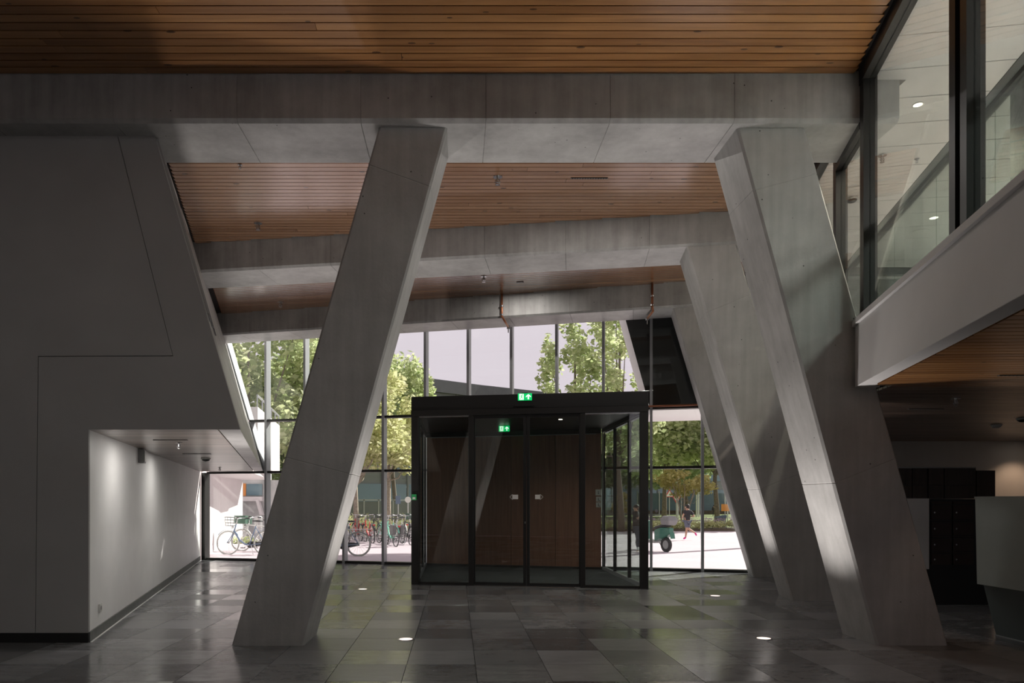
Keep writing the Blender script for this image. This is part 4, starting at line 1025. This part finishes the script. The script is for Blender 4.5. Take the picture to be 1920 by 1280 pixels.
# ------------------------------------------------------------------ white wing on the left outdoors
an = thing('white_wing', 'white rendered wing of the building with canopy outside the corridor window', 'building', (-7.5, 22, 0))
def kl(Y, d=0.0): return -3.748+KL*(Y-YW)+d
obj('side_wall', MB().hexa([(kl(18.4)-.3, 18.4, -.1), (kl(18.4), 18.4, -.1), (kl(24.1), 24.1, -.1), (kl(24.1)-.3, 24.1, -.1)], [(kl(18.4)-.3, 18.4, 2.3), (kl(18.4), 18.4, 2.3), (kl(24.1), 24.1, 2.3), (kl(24.1)-.3, 24.1, 2.3)]), 'ext_white', an)
xa, xb = (414-CX)*24.1/F, (455-CX)*27.2/F
obj('set_back_wall', MB().hexa([(xa-.3, 24.1, -.13), (xa, 24.1, -.13), (xb, 27.2, -.13), (xb-.5, 27.4, -.13)], [(xa-.3, 24.1, 2.3), (xa, 24.1, 2.3), (xb, 27.2, 2.3), (xb-.5, 27.4, 2.3)]), 'ext_white', an)
obj('canopy', MB().prism([(-9.5, 21.0, 2.24), (-5.75, 20.6, 2.24), (-6.9, 27.2, 2.24), (-10, 27.4, 2.24)], (0, 0, .22)), 'ext_soffit', an)
obj('upper_storey', MB().prism([(-11, 21.0, 2.46), (-5.72, 21.0, 2.46), (-6.35, 26.2, 2.46), (-11, 26.4, 2.46)], (0, 0, 1.7)), 'ext_white', an)
obj('terrace_rail', MB().tube([(-5.75, 21.05, 4.5), (-6.37, 26.15, 4.5)], .03, 6), 'mull', an)
for i in range(6):
    t = i/5; obj('rail_post', MB().tube([(-5.75-.62*t, 21.05+5.1*t, 4.16), (-5.75-.62*t, 21.05+5.1*t, 4.5)], .02, 6), 'mull', an)
obj('rear_wall', MB().box(-9, -6.7, 29.4, 29.7, -.13, 2.3), 'conc_soffit', an)
fy = 29.4
def ax_(px): return (px-CX)*fy/F
wd_ = obj('window', MB().box(ax_(463), ax_(492), fy-.06, fy, 1.68, 2.14), 'bl_glass', an); obj('window_sill', MB().box(ax_(455), ax_(494), fy-.25, fy, 1.45, 1.63), 'ext_white', wd_)
obj('orange_jamb', MB().box(ax_(456.5), ax_(461.5), fy-.05, fy, 1.66, 2.16), 'orange', wd_)
obj('stair_stringer', MB().prism([(ax_(484), fy-.4, 1.5), (ax_(489), fy-.4, 1.5), (ax_(497), fy-.4, .9), (ax_(492), fy-.4, .9)], (0, .3, 0)), 'ext_white', an)
for px in (458, 484):
    p = gp(px, 1016); tag(obj('bollard', MB().lathe((p.x, p.y, -.13), [(.16, 0), (.16, .95), (.13, 1.0), (.0, 1.02)], 14), 'post', None, smooth=False), 'pale round bollard '+('left' if px < 470 else 'right')+' of the pair behind the leftmost bicycles', 'bollard', 'bollards')
lo = thing('shrub', 'low green plants at the foot of the white wing wall', 'shrub', ((430-CX)*26/F, 26, -.13)); 
leaves('foliage', [((418+i*8-CX)*25.6/F, 25.6+.1*i, .0, .2, .15, .2) for i in range(7)], 500, .05, 'leaf1', lo, 55)
# ------------------------------------------------------------------ street furniture
def hoarding():
    r = thing('hoarding', 'dark blue site hoarding behind the flower bed', 'fence', ((1310-CX)*80/F, 80, -.13))
    for i in range(6):
        X = (1195-CX)*80/F+i*2.4
        pn = obj('hoarding_panel', MB().box(X+.03, X+2.37, 80, 80.06, .45, 2.35), 'hoard', r)
        obj('fence_post', MB().box(X-.05, X+.05, 79.93, 80.0, -.13, 2.6), 'post', r)
    obj('kick_rail', MB().box((1195-CX)*80/F, (1195-CX)*80/F+14.4, 79.95, 80.02, .1, .45), 'soil', r)
hoarding()
def guard():
    r = thing('guard_fence', 'low grey panelled fence behind the parked bicycles', 'fence', ((700-CX)*50/F, 50, -.13))
    for i in range(6):
        X = (628-CX)*50/F+i*1.0
        obj('fence_panel', MB().box(X+.03, X+.97, 50, 50.05, .55, 1.45), 'bl_frame', r); obj('fence_post', MB().box(X-.04, X+.04, 49.95, 50.05, -.13, 1.6), 'post', r)
    obj('top_rail', MB().box((628-CX)*50/F, (628-CX)*50/F+6, 49.95, 50.05, 1.5, 1.58), 'post', r)
guard()
def signpost(px, Y, zt, zb, label, kind):
    X = (px-CX)*Y/F; r = thing('road_sign', label, 'sign', (X, Y, -.13), 'road signs')
    obj('pole', MB().tube([(X, Y, -.13), (X, Y, zt)], .03, 8), 'post', r)
    def tri(s, up, y, nm, m):
        c = zt-.25; q = [(X-s, y, c-.5*s*up), (X+s, y, c-.5*s*up), (X, y, c+1.2*s*up)]
        return obj(nm, MB().prism(q, (0, .02, 0)), m, r)
    if kind == 'up': tri(.36, 1, Y-.06, 'sign_rim', 'red'); tri(.25, 1, Y-.075, 'sign_field', 'signwhite')
    elif kind == 'down': tri(.36, -1, Y-.06, 'sign_rim', 'red'); tri(.25, -1, Y-.075, 'sign_field', 'signwhite')
    elif kind == 'blue': obj('sign_plate', MB().box(X-.14, X+.14, Y-.06, Y-.04, zt-.45, zt), 'bk_blue', r, .01)
    else: obj('sign_plate', MB().disc((X, Y-.05, zt-.12), (0,-1,0), .16, .02, 18), 'signwhite', r)
signpost(1255, 55, 2.2, 0, 'upright red and white warning triangle on a post', 'up'); signpost(1268, 58, 1.95, 0, 'inverted red and white give-way triangle on a post', 'down')
signpost(746.5, 40, 1.75, 0, 'small blue parking sign on a post behind the bicycles', 'blue'); signpost(765, 38, 1.65, 0, 'small round sign on a post behind the bicycles', 'round')
X = (1270-CX)*56/F; lp = thing('lamp_post', 'tall thin grey lamp post behind the golden tree', 'lamp post', (X, 56, -.13)); obj('mast', MB().tube([(X, 56, -.13), (X, 56, 7.6)], [.09, .05], 8), 'post', lp); obj('lantern', MB().box(X-.15, X+.45, 55.9, 56.1, 7.55, 7.68), 'post', lp)
for px, zt in ((1306, 4.6), (1310, 4.2)):
    X = (px-CX)*75/F; f_ = thing('flag_pole', ('left' if px < 1308 else 'right')+' one of two white poles beside the golden tree', 'pole', (X, 75, -.13), 'white poles'); obj('mast', MB().tube([(X, 75, -.13), (X, 75, zt+3)], .08, 8), 'signwhite', f_); obj('cap', MB().disc((X, 75, zt+3), (0,0,1), .1, .06, 8), 'post', f_)
X = (1361-CX)*50/F; ob = thing('notice_board', 'orange notice board on a post right of the running person', 'sign', (X, 50, -.13)); obj('board', MB().box(X-.30, X+.32, 50, 50.05, .78, 1.26), 'orange', ob); obj('board_post', MB().box(X+.1, X+.16, 50.0, 50.08, -.13, .78), 'post', ob)
X = (1352-CX)*42/F; bn = thing('waste_bin', 'grey-blue bin with slanted lid in the flower bed', 'bin', (X, 42, -.1)); obj('bin_body', MB().box(X-.2, X+.25, 41.9, 42.4, -.1, .5), 'bl_frame', bn); obj('bin_lid', MB().hexa([(X-.3, 41.85, .5), (X+.27, 41.85, .5), (X+.27, 42.45, .5), (X-.3, 42.45, .5)], [(X-.2, 41.85, .56), (X+.27, 41.85, .66), (X+.27, 42.45, .66), (X-.2, 42.45, .56)]), 'hoard', bn)
# ------------------------------------------------------------------ bicycles (built along +x, origin on the ground between the wheels)
def bicycle(fr, tyre, label, extra='', step=True, wheel=.345):
    r = thing('bicycle', label, 'bicycle', (0, 0, 0), 'parked bicycles')
    Rr, Fh = Vector((-.53, 0, wheel)), Vector((.56, 0, wheel))
    for c in (Rr, Fh):
        wv = obj('wheel', MB().torus(c, (0,1,0), wheel-.02, .020, 36, 6), tyre, r, smooth=True)
        obj('rim', MB().torus(c, (0,1,0), wheel-.045, .010, 32, 5), 'chrome', wv); sp = MB()
        for k in range(18):
            a = 2*pi*k/18; sp.tube([c+Vector((0, .02*(-1)**k, 0)), c+Vector((cos(a)*(wheel-.05), 0, sin(a)*(wheel-.05)))], .0022, 4)
        obj('spokes', sp, 'chrome', wv); obj('hub', MB().disc(c+Vector((0, -.04, 0)), (0,1,0), .03, .08, 10), 'chrome', wv)
    BBk, St, Hl, Hh = Vector((-.07, 0, .29)), Vector((-.25, 0, .82)), Vector((.40, 0, .64)), Vector((.33, 0, .86))
    f = MB(); f.tube([BBk, St], .017, 8); f.tube([Hl, Hh], .021, 8)
    if step: f.tube([Hl+Vector((-.01, 0, .05)), Vector((.22, 0, .42)), Vector((.06, 0, .31)), BBk], .024, 8)
    else: f.tube([Hl, BBk], .018, 8); f.tube([Hh+Vector((.01, 0, -.05)), St+Vector((.02, 0, -.06))], .017, 8)
    for s in (-1, 1): f.tube([BBk, Rr+Vector((0, .055*s, 0))], .010, 6); f.tube([St+Vector((0, 0, -.05)), Rr+Vector((0, .055*s, 0))], .009, 6)
    obj('frame', f, fr, r, smooth=True)
    k = MB(); k.tube([Hl+Vector((.01, 0, -.02)), Hl+Vector((.02, 0, -.03))], .03, 8)
    for s in (-1, 1): k.tube([Hl+Vector((.01, .03*s, -.03)), Hl+Vector((.06, .05*s, -.14)), Fh+Vector((0, .055*s, 0))], .012, 6)
    obj('fork', k, fr, r, smooth=True)
    hb = MB(); hb.tube([Hh, Vector((.29, 0, 1.02))], .013, 8); hb.tube([(.10, -.30, 1.04), (.22, -.27, 1.05), (.31, -.10, 1.03), (.31, .10, 1.03), (.22, .27, 1.05), (.10, .30, 1.04)], .011, 6)
    h_ = obj('handlebar', hb, 'chrome', r, smooth=True)
    for s in (-1, 1): obj('grip', MB().tube([(.08, .302*s, 1.04), (.19, .285*s, 1.047)], .017, 7), 'tyre', h_)
    sd_ = MB().loft([[(-.42, -.09, .93), (-.42, .09, .93), (-.42, .09, .97), (-.42, -.09, .97)], [(-.30, -.085, .93), (-.30, .085, .93), (-.30, .085, .98), (-.30, -.085, .98)], [(-.14, -.025, .945), (-.14, .025, .945), (-.14, .02, .97), (-.14, -.02, .97)]])
    sa = obj('saddle', sd_, 'tyre', r, .012); obj('seat_post', MB().tube([St, (-.28, 0, .94)], .013, 7), 'chrome', sa)
    for c, a0, a1, nm in ((Rr, .35, 2.75, 'mudguard'), (Fh, .6, 2.5, 'mudguard')):
        pts = [(c.x+cos(a0+(a1-a0)*i/14)*(wheel+.018)*(1), -.024, c.z+sin(a0+(a1-a0)*i/14)*(wheel+.018)) for i in range(15)]
        mg = MB(); mg.loft([[p, (p[0], .024, p[2]), (p[0]*1, .024, p[2]+.006), (p[0], -.024, p[2]+.006)] for p in pts]); obj(nm, mg, fr if fr != 'bk_red' else 'bk_black', r)
    rk = MB(); 
    for s in (-1, 1): rk.tube([(-.28, .06*s, .74), (-.85, .06*s, .74)], .007, 5); rk.tube([(-.70, .06*s, .74), (-.53, .065*s, .36)], .006, 5)
    for x in (-.4, -.55, -.7, -.84): rk.tube([(x, -.06, .74), (x, .06, .74)], .006, 5)
    obj('carrier', rk, 'chrome' if fr != 'bk_black' else 'bk_black', r)
    cr = obj('crank', MB().disc((-.07, -.045, .29), (0,-1,0), .09, .012, 18), 'bk_black', r)
    for s in (-1, 1):
        c0 = Vector((-.07, .05*s, .29)); c1 = c0+Vector((.14*s, .03*s, -.08)); obj('crank_arm', MB().tube([c0, c1], .010, 6), 'chrome', cr); obj('pedal', MB().box(c1.x-.05, c1.x+.05, c1.y-.01, c1.y+.08*s, c1.z-.012, c1.z+.012), 'tyre', cr)
    obj('chain_case', MB().prism([(-.55, -.05, .30), (-.07, -.05, .20), (.03, -.05, .25), (.03, -.05, .34), (-.07, -.05, .39), (-.55, -.05, .385)], (0, -.02, 0)), 'bk_black', r, .01)
    obj('kickstand', MB().tube([(-.14, .04, .28), (-.26, .17, .005)], .010, 6), 'chrome', r)
    obj('headlight', MB().disc((.42, 0, .78), (1,0,0), .035, .05, 12), 'chrome', r); obj('rear_light', MB().box(-.875, -.85, -.04, .04, .68, .73), 'red', r)
    if 'crate' in extra:
        cb_ = obj('front_crate', MB().box(.34, .70, -.21, .21, .84, .86), 'bk_green', r); 
        for q in ((.34, .36, -.21, .21), (.68, .70, -.21, .21), (.36, .68, -.21, -.19), (.36, .68, .19, .21)): obj('crate_side', MB().box(*q, .86, 1.08), 'bk_green', cb_)
        obj('crate_support', MB().tube([(.5, 0, .84), (.56, .05, .36)], .008, 5), 'chrome', cb_)
    if 'basket' in extra:
        mb = MB(); 
        for z, q in ((.82, .8), (.90, .87), (.98, .94), (1.06, 1.0)): mb.tube([(.50+q*.16*cos(t*pi/6), q*.2*sin(t*pi/6), z) for t in range(12)], .007, 5, closed=True)
        for t in range(12): mb.tube([(.50+.8*.16*cos(t*pi/6), .8*.2*sin(t*pi/6), .82), (.50+.16*cos(t*pi/6), .2*sin(t*pi/6), 1.06)], .005, 4)
        obj('wire_basket', mb, 'bk_black', r)
    if 'bag' in extra:
        for s in (-1, 1): obj('pannier', MB().hexa([(-.80, .08*s, .42), (-.46, .08*s, .42), (-.46, .20*s, .42), (-.80, .20*s, .42)], [(-.84, .07*s, .75), (-.44, .07*s, .75), (-.44, .20*s, .75), (-.84, .20*s, .75)]), 'bag', r, .03)
    return r
def put(o, p, ang, lean=0.0):
    o.location = p; o.rotation_euler = (radians(lean), 0, radians(ang)); return o
def at_wheel(px, py, ang, which):    # place so the given wheel touches the ground at a picture point
    p = gp(px, py); d = .56 if which == 'front' else -.53
    return p-Vector((cos(radians(ang)), sin(radians(ang)), 0))*d
put(bicycle('bk_blue', 'tyre_g', 'blue-grey bicycle with pale tyres outside the corridor window', 'basket'), at_wheel(427, 1040.5, 172, 'front'), 172, 3)
put(bicycle('bk_white', 'tyre_g', 'white bicycle with a dark green front crate behind the blue-grey one', 'crate', False), at_wheel(452, 1034, 168, 'front'), 168, 3)
put(bicycle('bk_blue', 'tyre_g', 'blue bicycle with pale rear tyre just right of the left column', '', True), at_wheel(672, 1043.5, 176, 'rear'), 176, 3)
protos = {}
def row(fr, tyre, px, py, ang, label, extra='', step=True, which='rear'):
    put(bicycle(fr, tyre, label, extra, step), at_wheel(px, py, ang, which), ang, rnd.uniform(-3, 4))
for fr, ty, px, py, label, extra, step in (
    ('bk_black', 'tyre', 653, 1018, 'dark bicycle showing beside the left column edge', '', True),
    ('bk_red', 'tyre', 676, 1016, 'red bicycle in the rack, left one of the red pair', '', True),
    ('bk_red', 'tyre', 699, 1020, 'red bicycle in the rack, right one of the red pair', '', True),
    ('bk_black', 'tyre', 713, 1016, 'black bicycle in the rack between the red and mint ones', '', False),
    ('bk_mint', 'tyre', 727, 1022, 'mint green bicycle half hidden behind the facade mullion', '', True),
    ('bk_mint', 'tyre', 742, 1026, 'mint green bicycle with grey bag nearest the vestibule', 'bag', True),
    ('bk_white', 'tyre', 757, 1019, 'white bicycle behind the mint green one with the bag', 'basket', True),
    ('bk_black', 'tyre', 770, 1023, 'black bicycle nearest the left post of the vestibule', '', False),
    ('bk_white', 'tyre_g', 788, 1017, 'white bicycle half hidden behind the vestibule post', 'crate', False)):
    row(fr, ty, px, py, 112+rnd.uniform(-2, 2), label, extra, step)
# ------------------------------------------------------------------ electric moped (built along +x)
def moped():
    r = thing('moped', 'green moped with grey top case outside right of the vestibule', 'moped', (0, 0, 0))
    for x in (-.60, .62):
        wv = obj('wheel', MB().torus((x, 0, .23), (0,1,0), .175, .055, 28, 8), 'tyre', r, smooth=True); obj('wheel_disc', MB().disc((x, -.03, .23), (0,1,0), .13, .06, 20), 'sc_grey', wv)
    obj('floorboard', MB().box(-.25, .32, -.16, .16, .26, .36), 'sc_grey', r, .03)
    sh = MB().loft([[(.30, -.17, .34), (.40, -.17, .34), (.40, .17, .34), (.30, .17, .34)], [(.36, -.22, .62), (.47, -.20, .62), (.47, .20, .62), (.36, .22, .62)], [(.27, -.17, .92), (.36, -.13, .95), (.36, .13, .95), (.27, .17, .92)]])
    l_ = obj('leg_shield', sh, 'sc_green', r, .03); obj('stripe', MB().prism([(.355, -.215, .40), (.36, -.225, .62), (.28, -.178, .90), (.295, -.178, .90), (.38, -.226, .62), (.375, -.216, .40)], (0, -.006, 0)), 'orange', l_)
    bd_ = MB().loft([[(-.22, -.15, .34), (-.22, .15, .34), (-.22, .15, .66), (-.22, -.15, .66)], [(-.5, -.17, .40), (-.5, .17, .40), (-.5, .16, .74), (-.5, -.16, .74)], [(-.84, -.09, .56), (-.84, .09, .56), (-.84, .08, .74), (-.84, -.08, .74)]])
    obj('rear_body', bd_, 'sc_green', r, .03)
    obj('seat', MB().loft([[(-.16, -.12, .68), (-.16, .12, .68), (-.16, .11, .76), (-.16, -.11, .76)], [(-.5, -.15, .75), (-.5, .15, .75), (-.5, .14, .82), (-.5, -.14, .82)], [(-.72, -.10, .76), (-.72, .10, .76), (-.72, .09, .81), (-.72, -.09, .81)]]), 'tyre', r, .03)
    obj('top_case', MB().loft([[(-.88, -.15, .81), (-.54, -.15, .81), (-.54, .15, .81), (-.88, .15, .81)], [(-.92, -.18, .95), (-.52, -.18, .95), (-.52, .18, .95), (-.92, .18, .95)], [(-.86, -.14, 1.09), (-.58, -.14, 1.09), (-.58, .14, 1.09), (-.86, .14, 1.09)]]), 'plastic_g', r, .04)
    obj('number_plate', MB().prism([(-.90, -.08, .42), (-.90, .08, .42), (-.86, .08, .60), (-.86, -.08, .60)], (.012, 0, 0)), 'sc_green', r)
    hb = MB(); hb.tube([(.33, 0, .9), (.27, 0, 1.06)], .03, 8); hb.tube([(.16, -.34, 1.07), (.26, -.14, 1.08), (.26, .14, 1.08), (.16, .34, 1.07)], .015, 7); obj('handlebar', hb, 'tyre', r, smooth=True)
    obj('headlight', MB().lathe((.36, 0, .93), [(.02, 0), (.10, .03), (.11, .10), (.06, .17), (0, .18)], 14), 'bk_black', r, smooth=True)
    for s in (-1, 1):
        obj('mirror', MB().disc((.25, .32*s, 1.22), (1,0,0), .05, .02, 12), 'tyre', r); obj('mirror_stalk', MB().tube([(.22, .26*s, 1.08), (.25, .32*s, 1.2)], .006, 5), 'tyre', r)
        obj('fork_leg', MB().tube([(.38, .07*s, .55), (.62, .07*s, .23)], .02, 7), 'sc_grey', r)
    obj('front_mudguard', MB().torus((.62, 0, .23), (0,1,0), .25, .05, 12, 6, -2.6, -.5), 'sc_green', r, smooth=True)
    obj('stand', MB().tube([(-.15, -.1, .28), (-.30, -.2, .01)], .014, 6), 'tyre', r)
    return r
m_ = moped(); p = gp(1225, 1033); put(m_, p, 113, 0)
# ------------------------------------------------------------------ people
def skin(name, pts, edges, m, parent, root=0, sub=2):
    """continuous body surface grown round a posed skeleton: pts = (vector, radius)"""
    base = off_of(parent); me = bpy.data.meshes.new(name); me.from_pydata([tuple(Vector(p)-base) for p, r in pts], edges, []); me.materials.append(M[m])
    o = bpy.data.objects.new(name, me); C.objects.link(o); o.parent = parent
    sk = o.modifiers.new('skin', 'SKIN'); sk.use_smooth_shade = True
    for i, (p, r) in enumerate(pts):
        d = me.skin_vertices[0].data[i]; d.radius = (r, r) if not isinstance(r, tuple) else r; d.use_root = (i == root)
    s = o.modifiers.new('sub', 'SUBSURF'); s.levels = sub; s.render_levels = sub
    return o
def figure(label, J, S, top, bottom, shoes, hair, capm=None, bare=True, name='person'):
    """J: joints pelvis, chest, neck, head, crown, then l/r shoulder, elbow, wrist, hip, knee, ankle, toe; S: body scale"""
    root = thing(name, label, 'person', (J['pelvis'].x, J['pelvis'].y, min(J['ltoe'].z, J['rtoe'].z)))
    V = []; E = []; ix = {}
    def a(n, p, r, par=None):
        V.append((p, r*S)); ix[n] = len(V)-1
        if par: E.append((ix[par], ix[n]))
    a('pelvis', J['pelvis'], .125); a('waist', J['pelvis'].lerp(J['chest'], .45), .115, 'pelvis'); a('chest', J['chest'], .14, 'waist')
    a('neck', J['neck'], .055, 'chest'); a('jaw', J['neck'].lerp(J['head'], .55), .07, 'neck'); a('head', J['head'], .092, 'jaw'); a('crown', J['crown'], .07, 'head')
    for s in 'lr':
        a(s+'sh', J[s+'sh'], .058, 'chest'); a(s+'el', J[s+'el'], .042, s+'sh'); a(s+'wr', J[s+'wr'], .029, s+'el')
        d = (J[s+'wr']-J[s+'el']).normalized(); q = d.orthogonal().normalized(); pm = J[s+'wr']+d*.05*S; a(s+'palm', pm, .030, s+'wr')
        for k in range(4): a(s+'f%d' % k, pm+d*(.075-.01*abs(k-1.3))*S+q*(k-1.5)*.022*S, .009, s+'palm')
        a(s+'th', pm+q*.05*S+d*.02*S, .010, s+'palm')
        a(s+'hip', J[s+'hip'], .088, 'pelvis'); a(s+'kn', J[s+'kn'], .056, s+'hip'); a(s+'cf', J[s+'kn'].lerp(J[s+'an'], .35), .054, s+'kn'); a(s+'an', J[s+'an'], .036, s+'cf'); a(s+'toe', J[s+'toe'], .032, s+'an')
    skin('body', V, E, 'skin', root)
    def cloth(nm, names, edges, k, m, radd=.014):
        W = []; id2 = {}
        for n in names:
            p, r = V[ix[n]] if n in ix else names[n]; id2[n] = len(W); W.append((p, r+radd*S*k))
        skin(nm, W, [(id2[x], id2[y]) for x, y in edges], m, root)
    # sleeves stop above the elbow when the arms are bare
    for s in 'lr':
        V.append((J[s+'sh'].lerp(J[s+'el'], .8), .052*S)); ix[s+'slv'] = len(V)-1
        V.append((J[s+'hip'].lerp(J[s+'kn'], .9), .064*S)); ix[s+'hem'] = len(V)-1
    if bare:
        cloth('shirt', ['waist', 'pelvis', 'chest', 'lsh', 'rsh', 'lslv', 'rslv'], [('waist', 'pelvis'), ('waist', 'chest'), ('chest', 'lsh'), ('chest', 'rsh'), ('lsh', 'lslv'), ('rsh', 'rslv')], 1, top, .034)
        cloth('shorts', ['pelvis', 'lhip', 'rhip', 'lhem', 'rhem'], [('pelvis', 'lhip'), ('pelvis', 'rhip'), ('lhip', 'lhem'), ('rhip', 'rhem')], 1.3, bottom, .02)
    else:
        cloth('jacket', ['waist', 'pelvis', 'chest', 'lsh', 'rsh', 'lel', 'rel', 'lwr', 'rwr'], [('waist', 'pelvis'), ('waist', 'chest'), ('chest', 'lsh'), ('chest', 'rsh'), ('lsh', 'lel'), ('rsh', 'rel'), ('lel', 'lwr'), ('rel', 'rwr')], 1.3, top, .03)
        cloth('trousers', ['pelvis', 'lhip', 'rhip', 'lkn', 'rkn', 'lan', 'ran'], [('pelvis', 'lhip'), ('pelvis', 'rhip'), ('lhip', 'lkn'), ('rhip', 'rkn'), ('lkn', 'lan'), ('rkn', 'ran')], 1.1, bottom, .018)
    for s in 'lr':
        A, T = J[s+'an'], J[s+'toe']; hl = A+(A-T).normalized()*.03*S
        skin('shoe', [(hl, .045*S), (A.lerp(T, .5), .048*S), (T, .036*S)], [(0, 1), (1, 2)], shoes[s == 'r'] if isinstance(shoes, tuple) else shoes, root)
    hd, cr = J['head'], J['crown']; up = (cr-hd).normalized(); fc = J['face']
    hc = hd-fc*.028*S+up*.028*S; side = up.cross(fc).normalized(); rings = []
    for i in range(9):
        th = -.9+(pi/2+.9)*i/8; rings.append([hc+up*sin(th)*.118*S+(fc*cos(2*pi*k/14)*.112+side*sin(2*pi*k/14)*.108)*max(cos(th), .02)*S-fc*.02*S*(1 if th < 0 else 0) for k in range(14)])
    obj('hair', MB().loft(rings), hair, root, smooth=True)
    hx = fc.cross(Vector((0,0,1))).normalized()
    fm = MB(); fm.tube([hd+fc*.085*S+up*.02*S, hd+fc*.115*S-up*.02*S, hd+fc*.088*S-up*.03*S], [.008*S, .016*S, .01*S], 6); obj('nose', fm, 'skin', root, smooth=True)
    for s in (-1, 1):
        obj('ear', MB().tube([hd+hx*.09*S*s+up*.03*S, hd+hx*.10*S*s, hd+hx*.088*S*s-up*.03*S], [.012*S, .018*S, .010*S], 6), 'skin', root, smooth=True)
        obj('eye', MB().disc(hd+fc*.083*S+hx*.034*S*s+up*.012*S, fc, .010*S, .008*S, 8), 'hair', root)
    obj('mouth', MB().box(-.02*S, .02*S, -.004*S, .004*S, -.004*S, .004*S), 'red', root, loc=hd+fc*.088*S-up*.055*S-off_of(root))
    return root
g0 = gp(1286, 1014); YR = g0.y
def rz_(zx, zy, d=0.0):   # runner joints, from the enlarged view of the runner
    p = at(1200+zx/6.4, 880+zy/6.4, YR); return Vector((p.x, YR+d, p.z))
J = dict(pelvis=rz_(567, 606), chest=rz_(568, 520), neck=rz_(566, 474, .01), head=rz_(564, 449, .02), crown=rz_(566, 430, .02),
         lsh=rz_(538, 500, -.03), lel=rz_(515, 548, -.04), lwr=rz_(521, 580, .12), rsh=rz_(604, 500, .03), rel=rz_(645, 560, -.08), rwr=rz_(612, 566, .14),
         lhip=rz_(552, 622, -.02), lkn=rz_(556, 712, -.04), lan=rz_(545, 815, -.02), ltoe=rz_(521, 833, .03), rhip=rz_(582, 622, .03), rkn=rz_(588, 712, .06), ran=rz_(664, 760, .02), rtoe=rz_(680, 795, .0), face=Vector((-.75, .65, 0)).normalized())
figure('running person in black shirt and slate shorts on the pale square', J, .80, 'cl_black', 'cl_shorts', ('shoe_pink', 'shoe_pink'), 'hair')
g1 = gp(1191, 1035); YP = g1.y
def pz(zx, zy, d=0.0):
    p = at(1060+zx/3.368, 740+zy/3.368, YP); return Vector((p.x, YP+d, p.z))
J = dict(pelvis=pz(450, 838), chest=pz(449, 772), neck=pz(447, 735), head=pz(444, 715), crown=pz(446, 702), lsh=pz(435, 750, -.12), lel=pz(428, 795, -.16), lwr=pz(440, 778, -.28), rsh=pz(463, 750, .12), rel=pz(466, 800, .12), rwr=pz(450, 782, -.15),
         lhip=pz(446, 846, -.07), lkn=pz(453, 905, -.08), lan=pz(456, 962, -.06), ltoe=pz(449, 983, -.14), rhip=pz(455, 846, .07), rkn=pz(462, 905, .06), ran=pz(461, 970, .07), rtoe=pz(452, 990, .02), face=Vector((-.8, -.6, 0)).normalized())
figure('standing person in dark jacket and jeans beside the vestibule right post', J, .82, 'cl_black', 'cl_jeans', 'shoe_white', 'hair', bare=False)
Yq = 78
def qz(dx, z, d=0.0): return Vector(((1338.5-CX)*Yq/F+dx, Yq+d, -.13+z))
J = dict(pelvis=qz(0, .62), chest=qz(0, .88), neck=qz(0, 1.02), head=qz(0, 1.11), crown=qz(0, 1.17), lsh=qz(-.13, .95), lel=qz(-.18, .76), lwr=qz(-.16, .6), rsh=qz(.13, .95), rel=qz(.18, .76), rwr=qz(.16, .6), lhip=qz(-.07, .58), lkn=qz(-.08, .33), lan=qz(-.08, .07), ltoe=qz(-.09, .03, .1), rhip=qz(.07, .58), rkn=qz(.08, .33, -.05), ran=qz(.09, .07), rtoe=qz(.1, .03, .1), face=Vector((0, 1, 0)))
figure('distant person in dark clothes walking away beyond the flower bed', J, .72, 'cl_black', 'cl_black', 'cl_black', 'hair', bare=False)
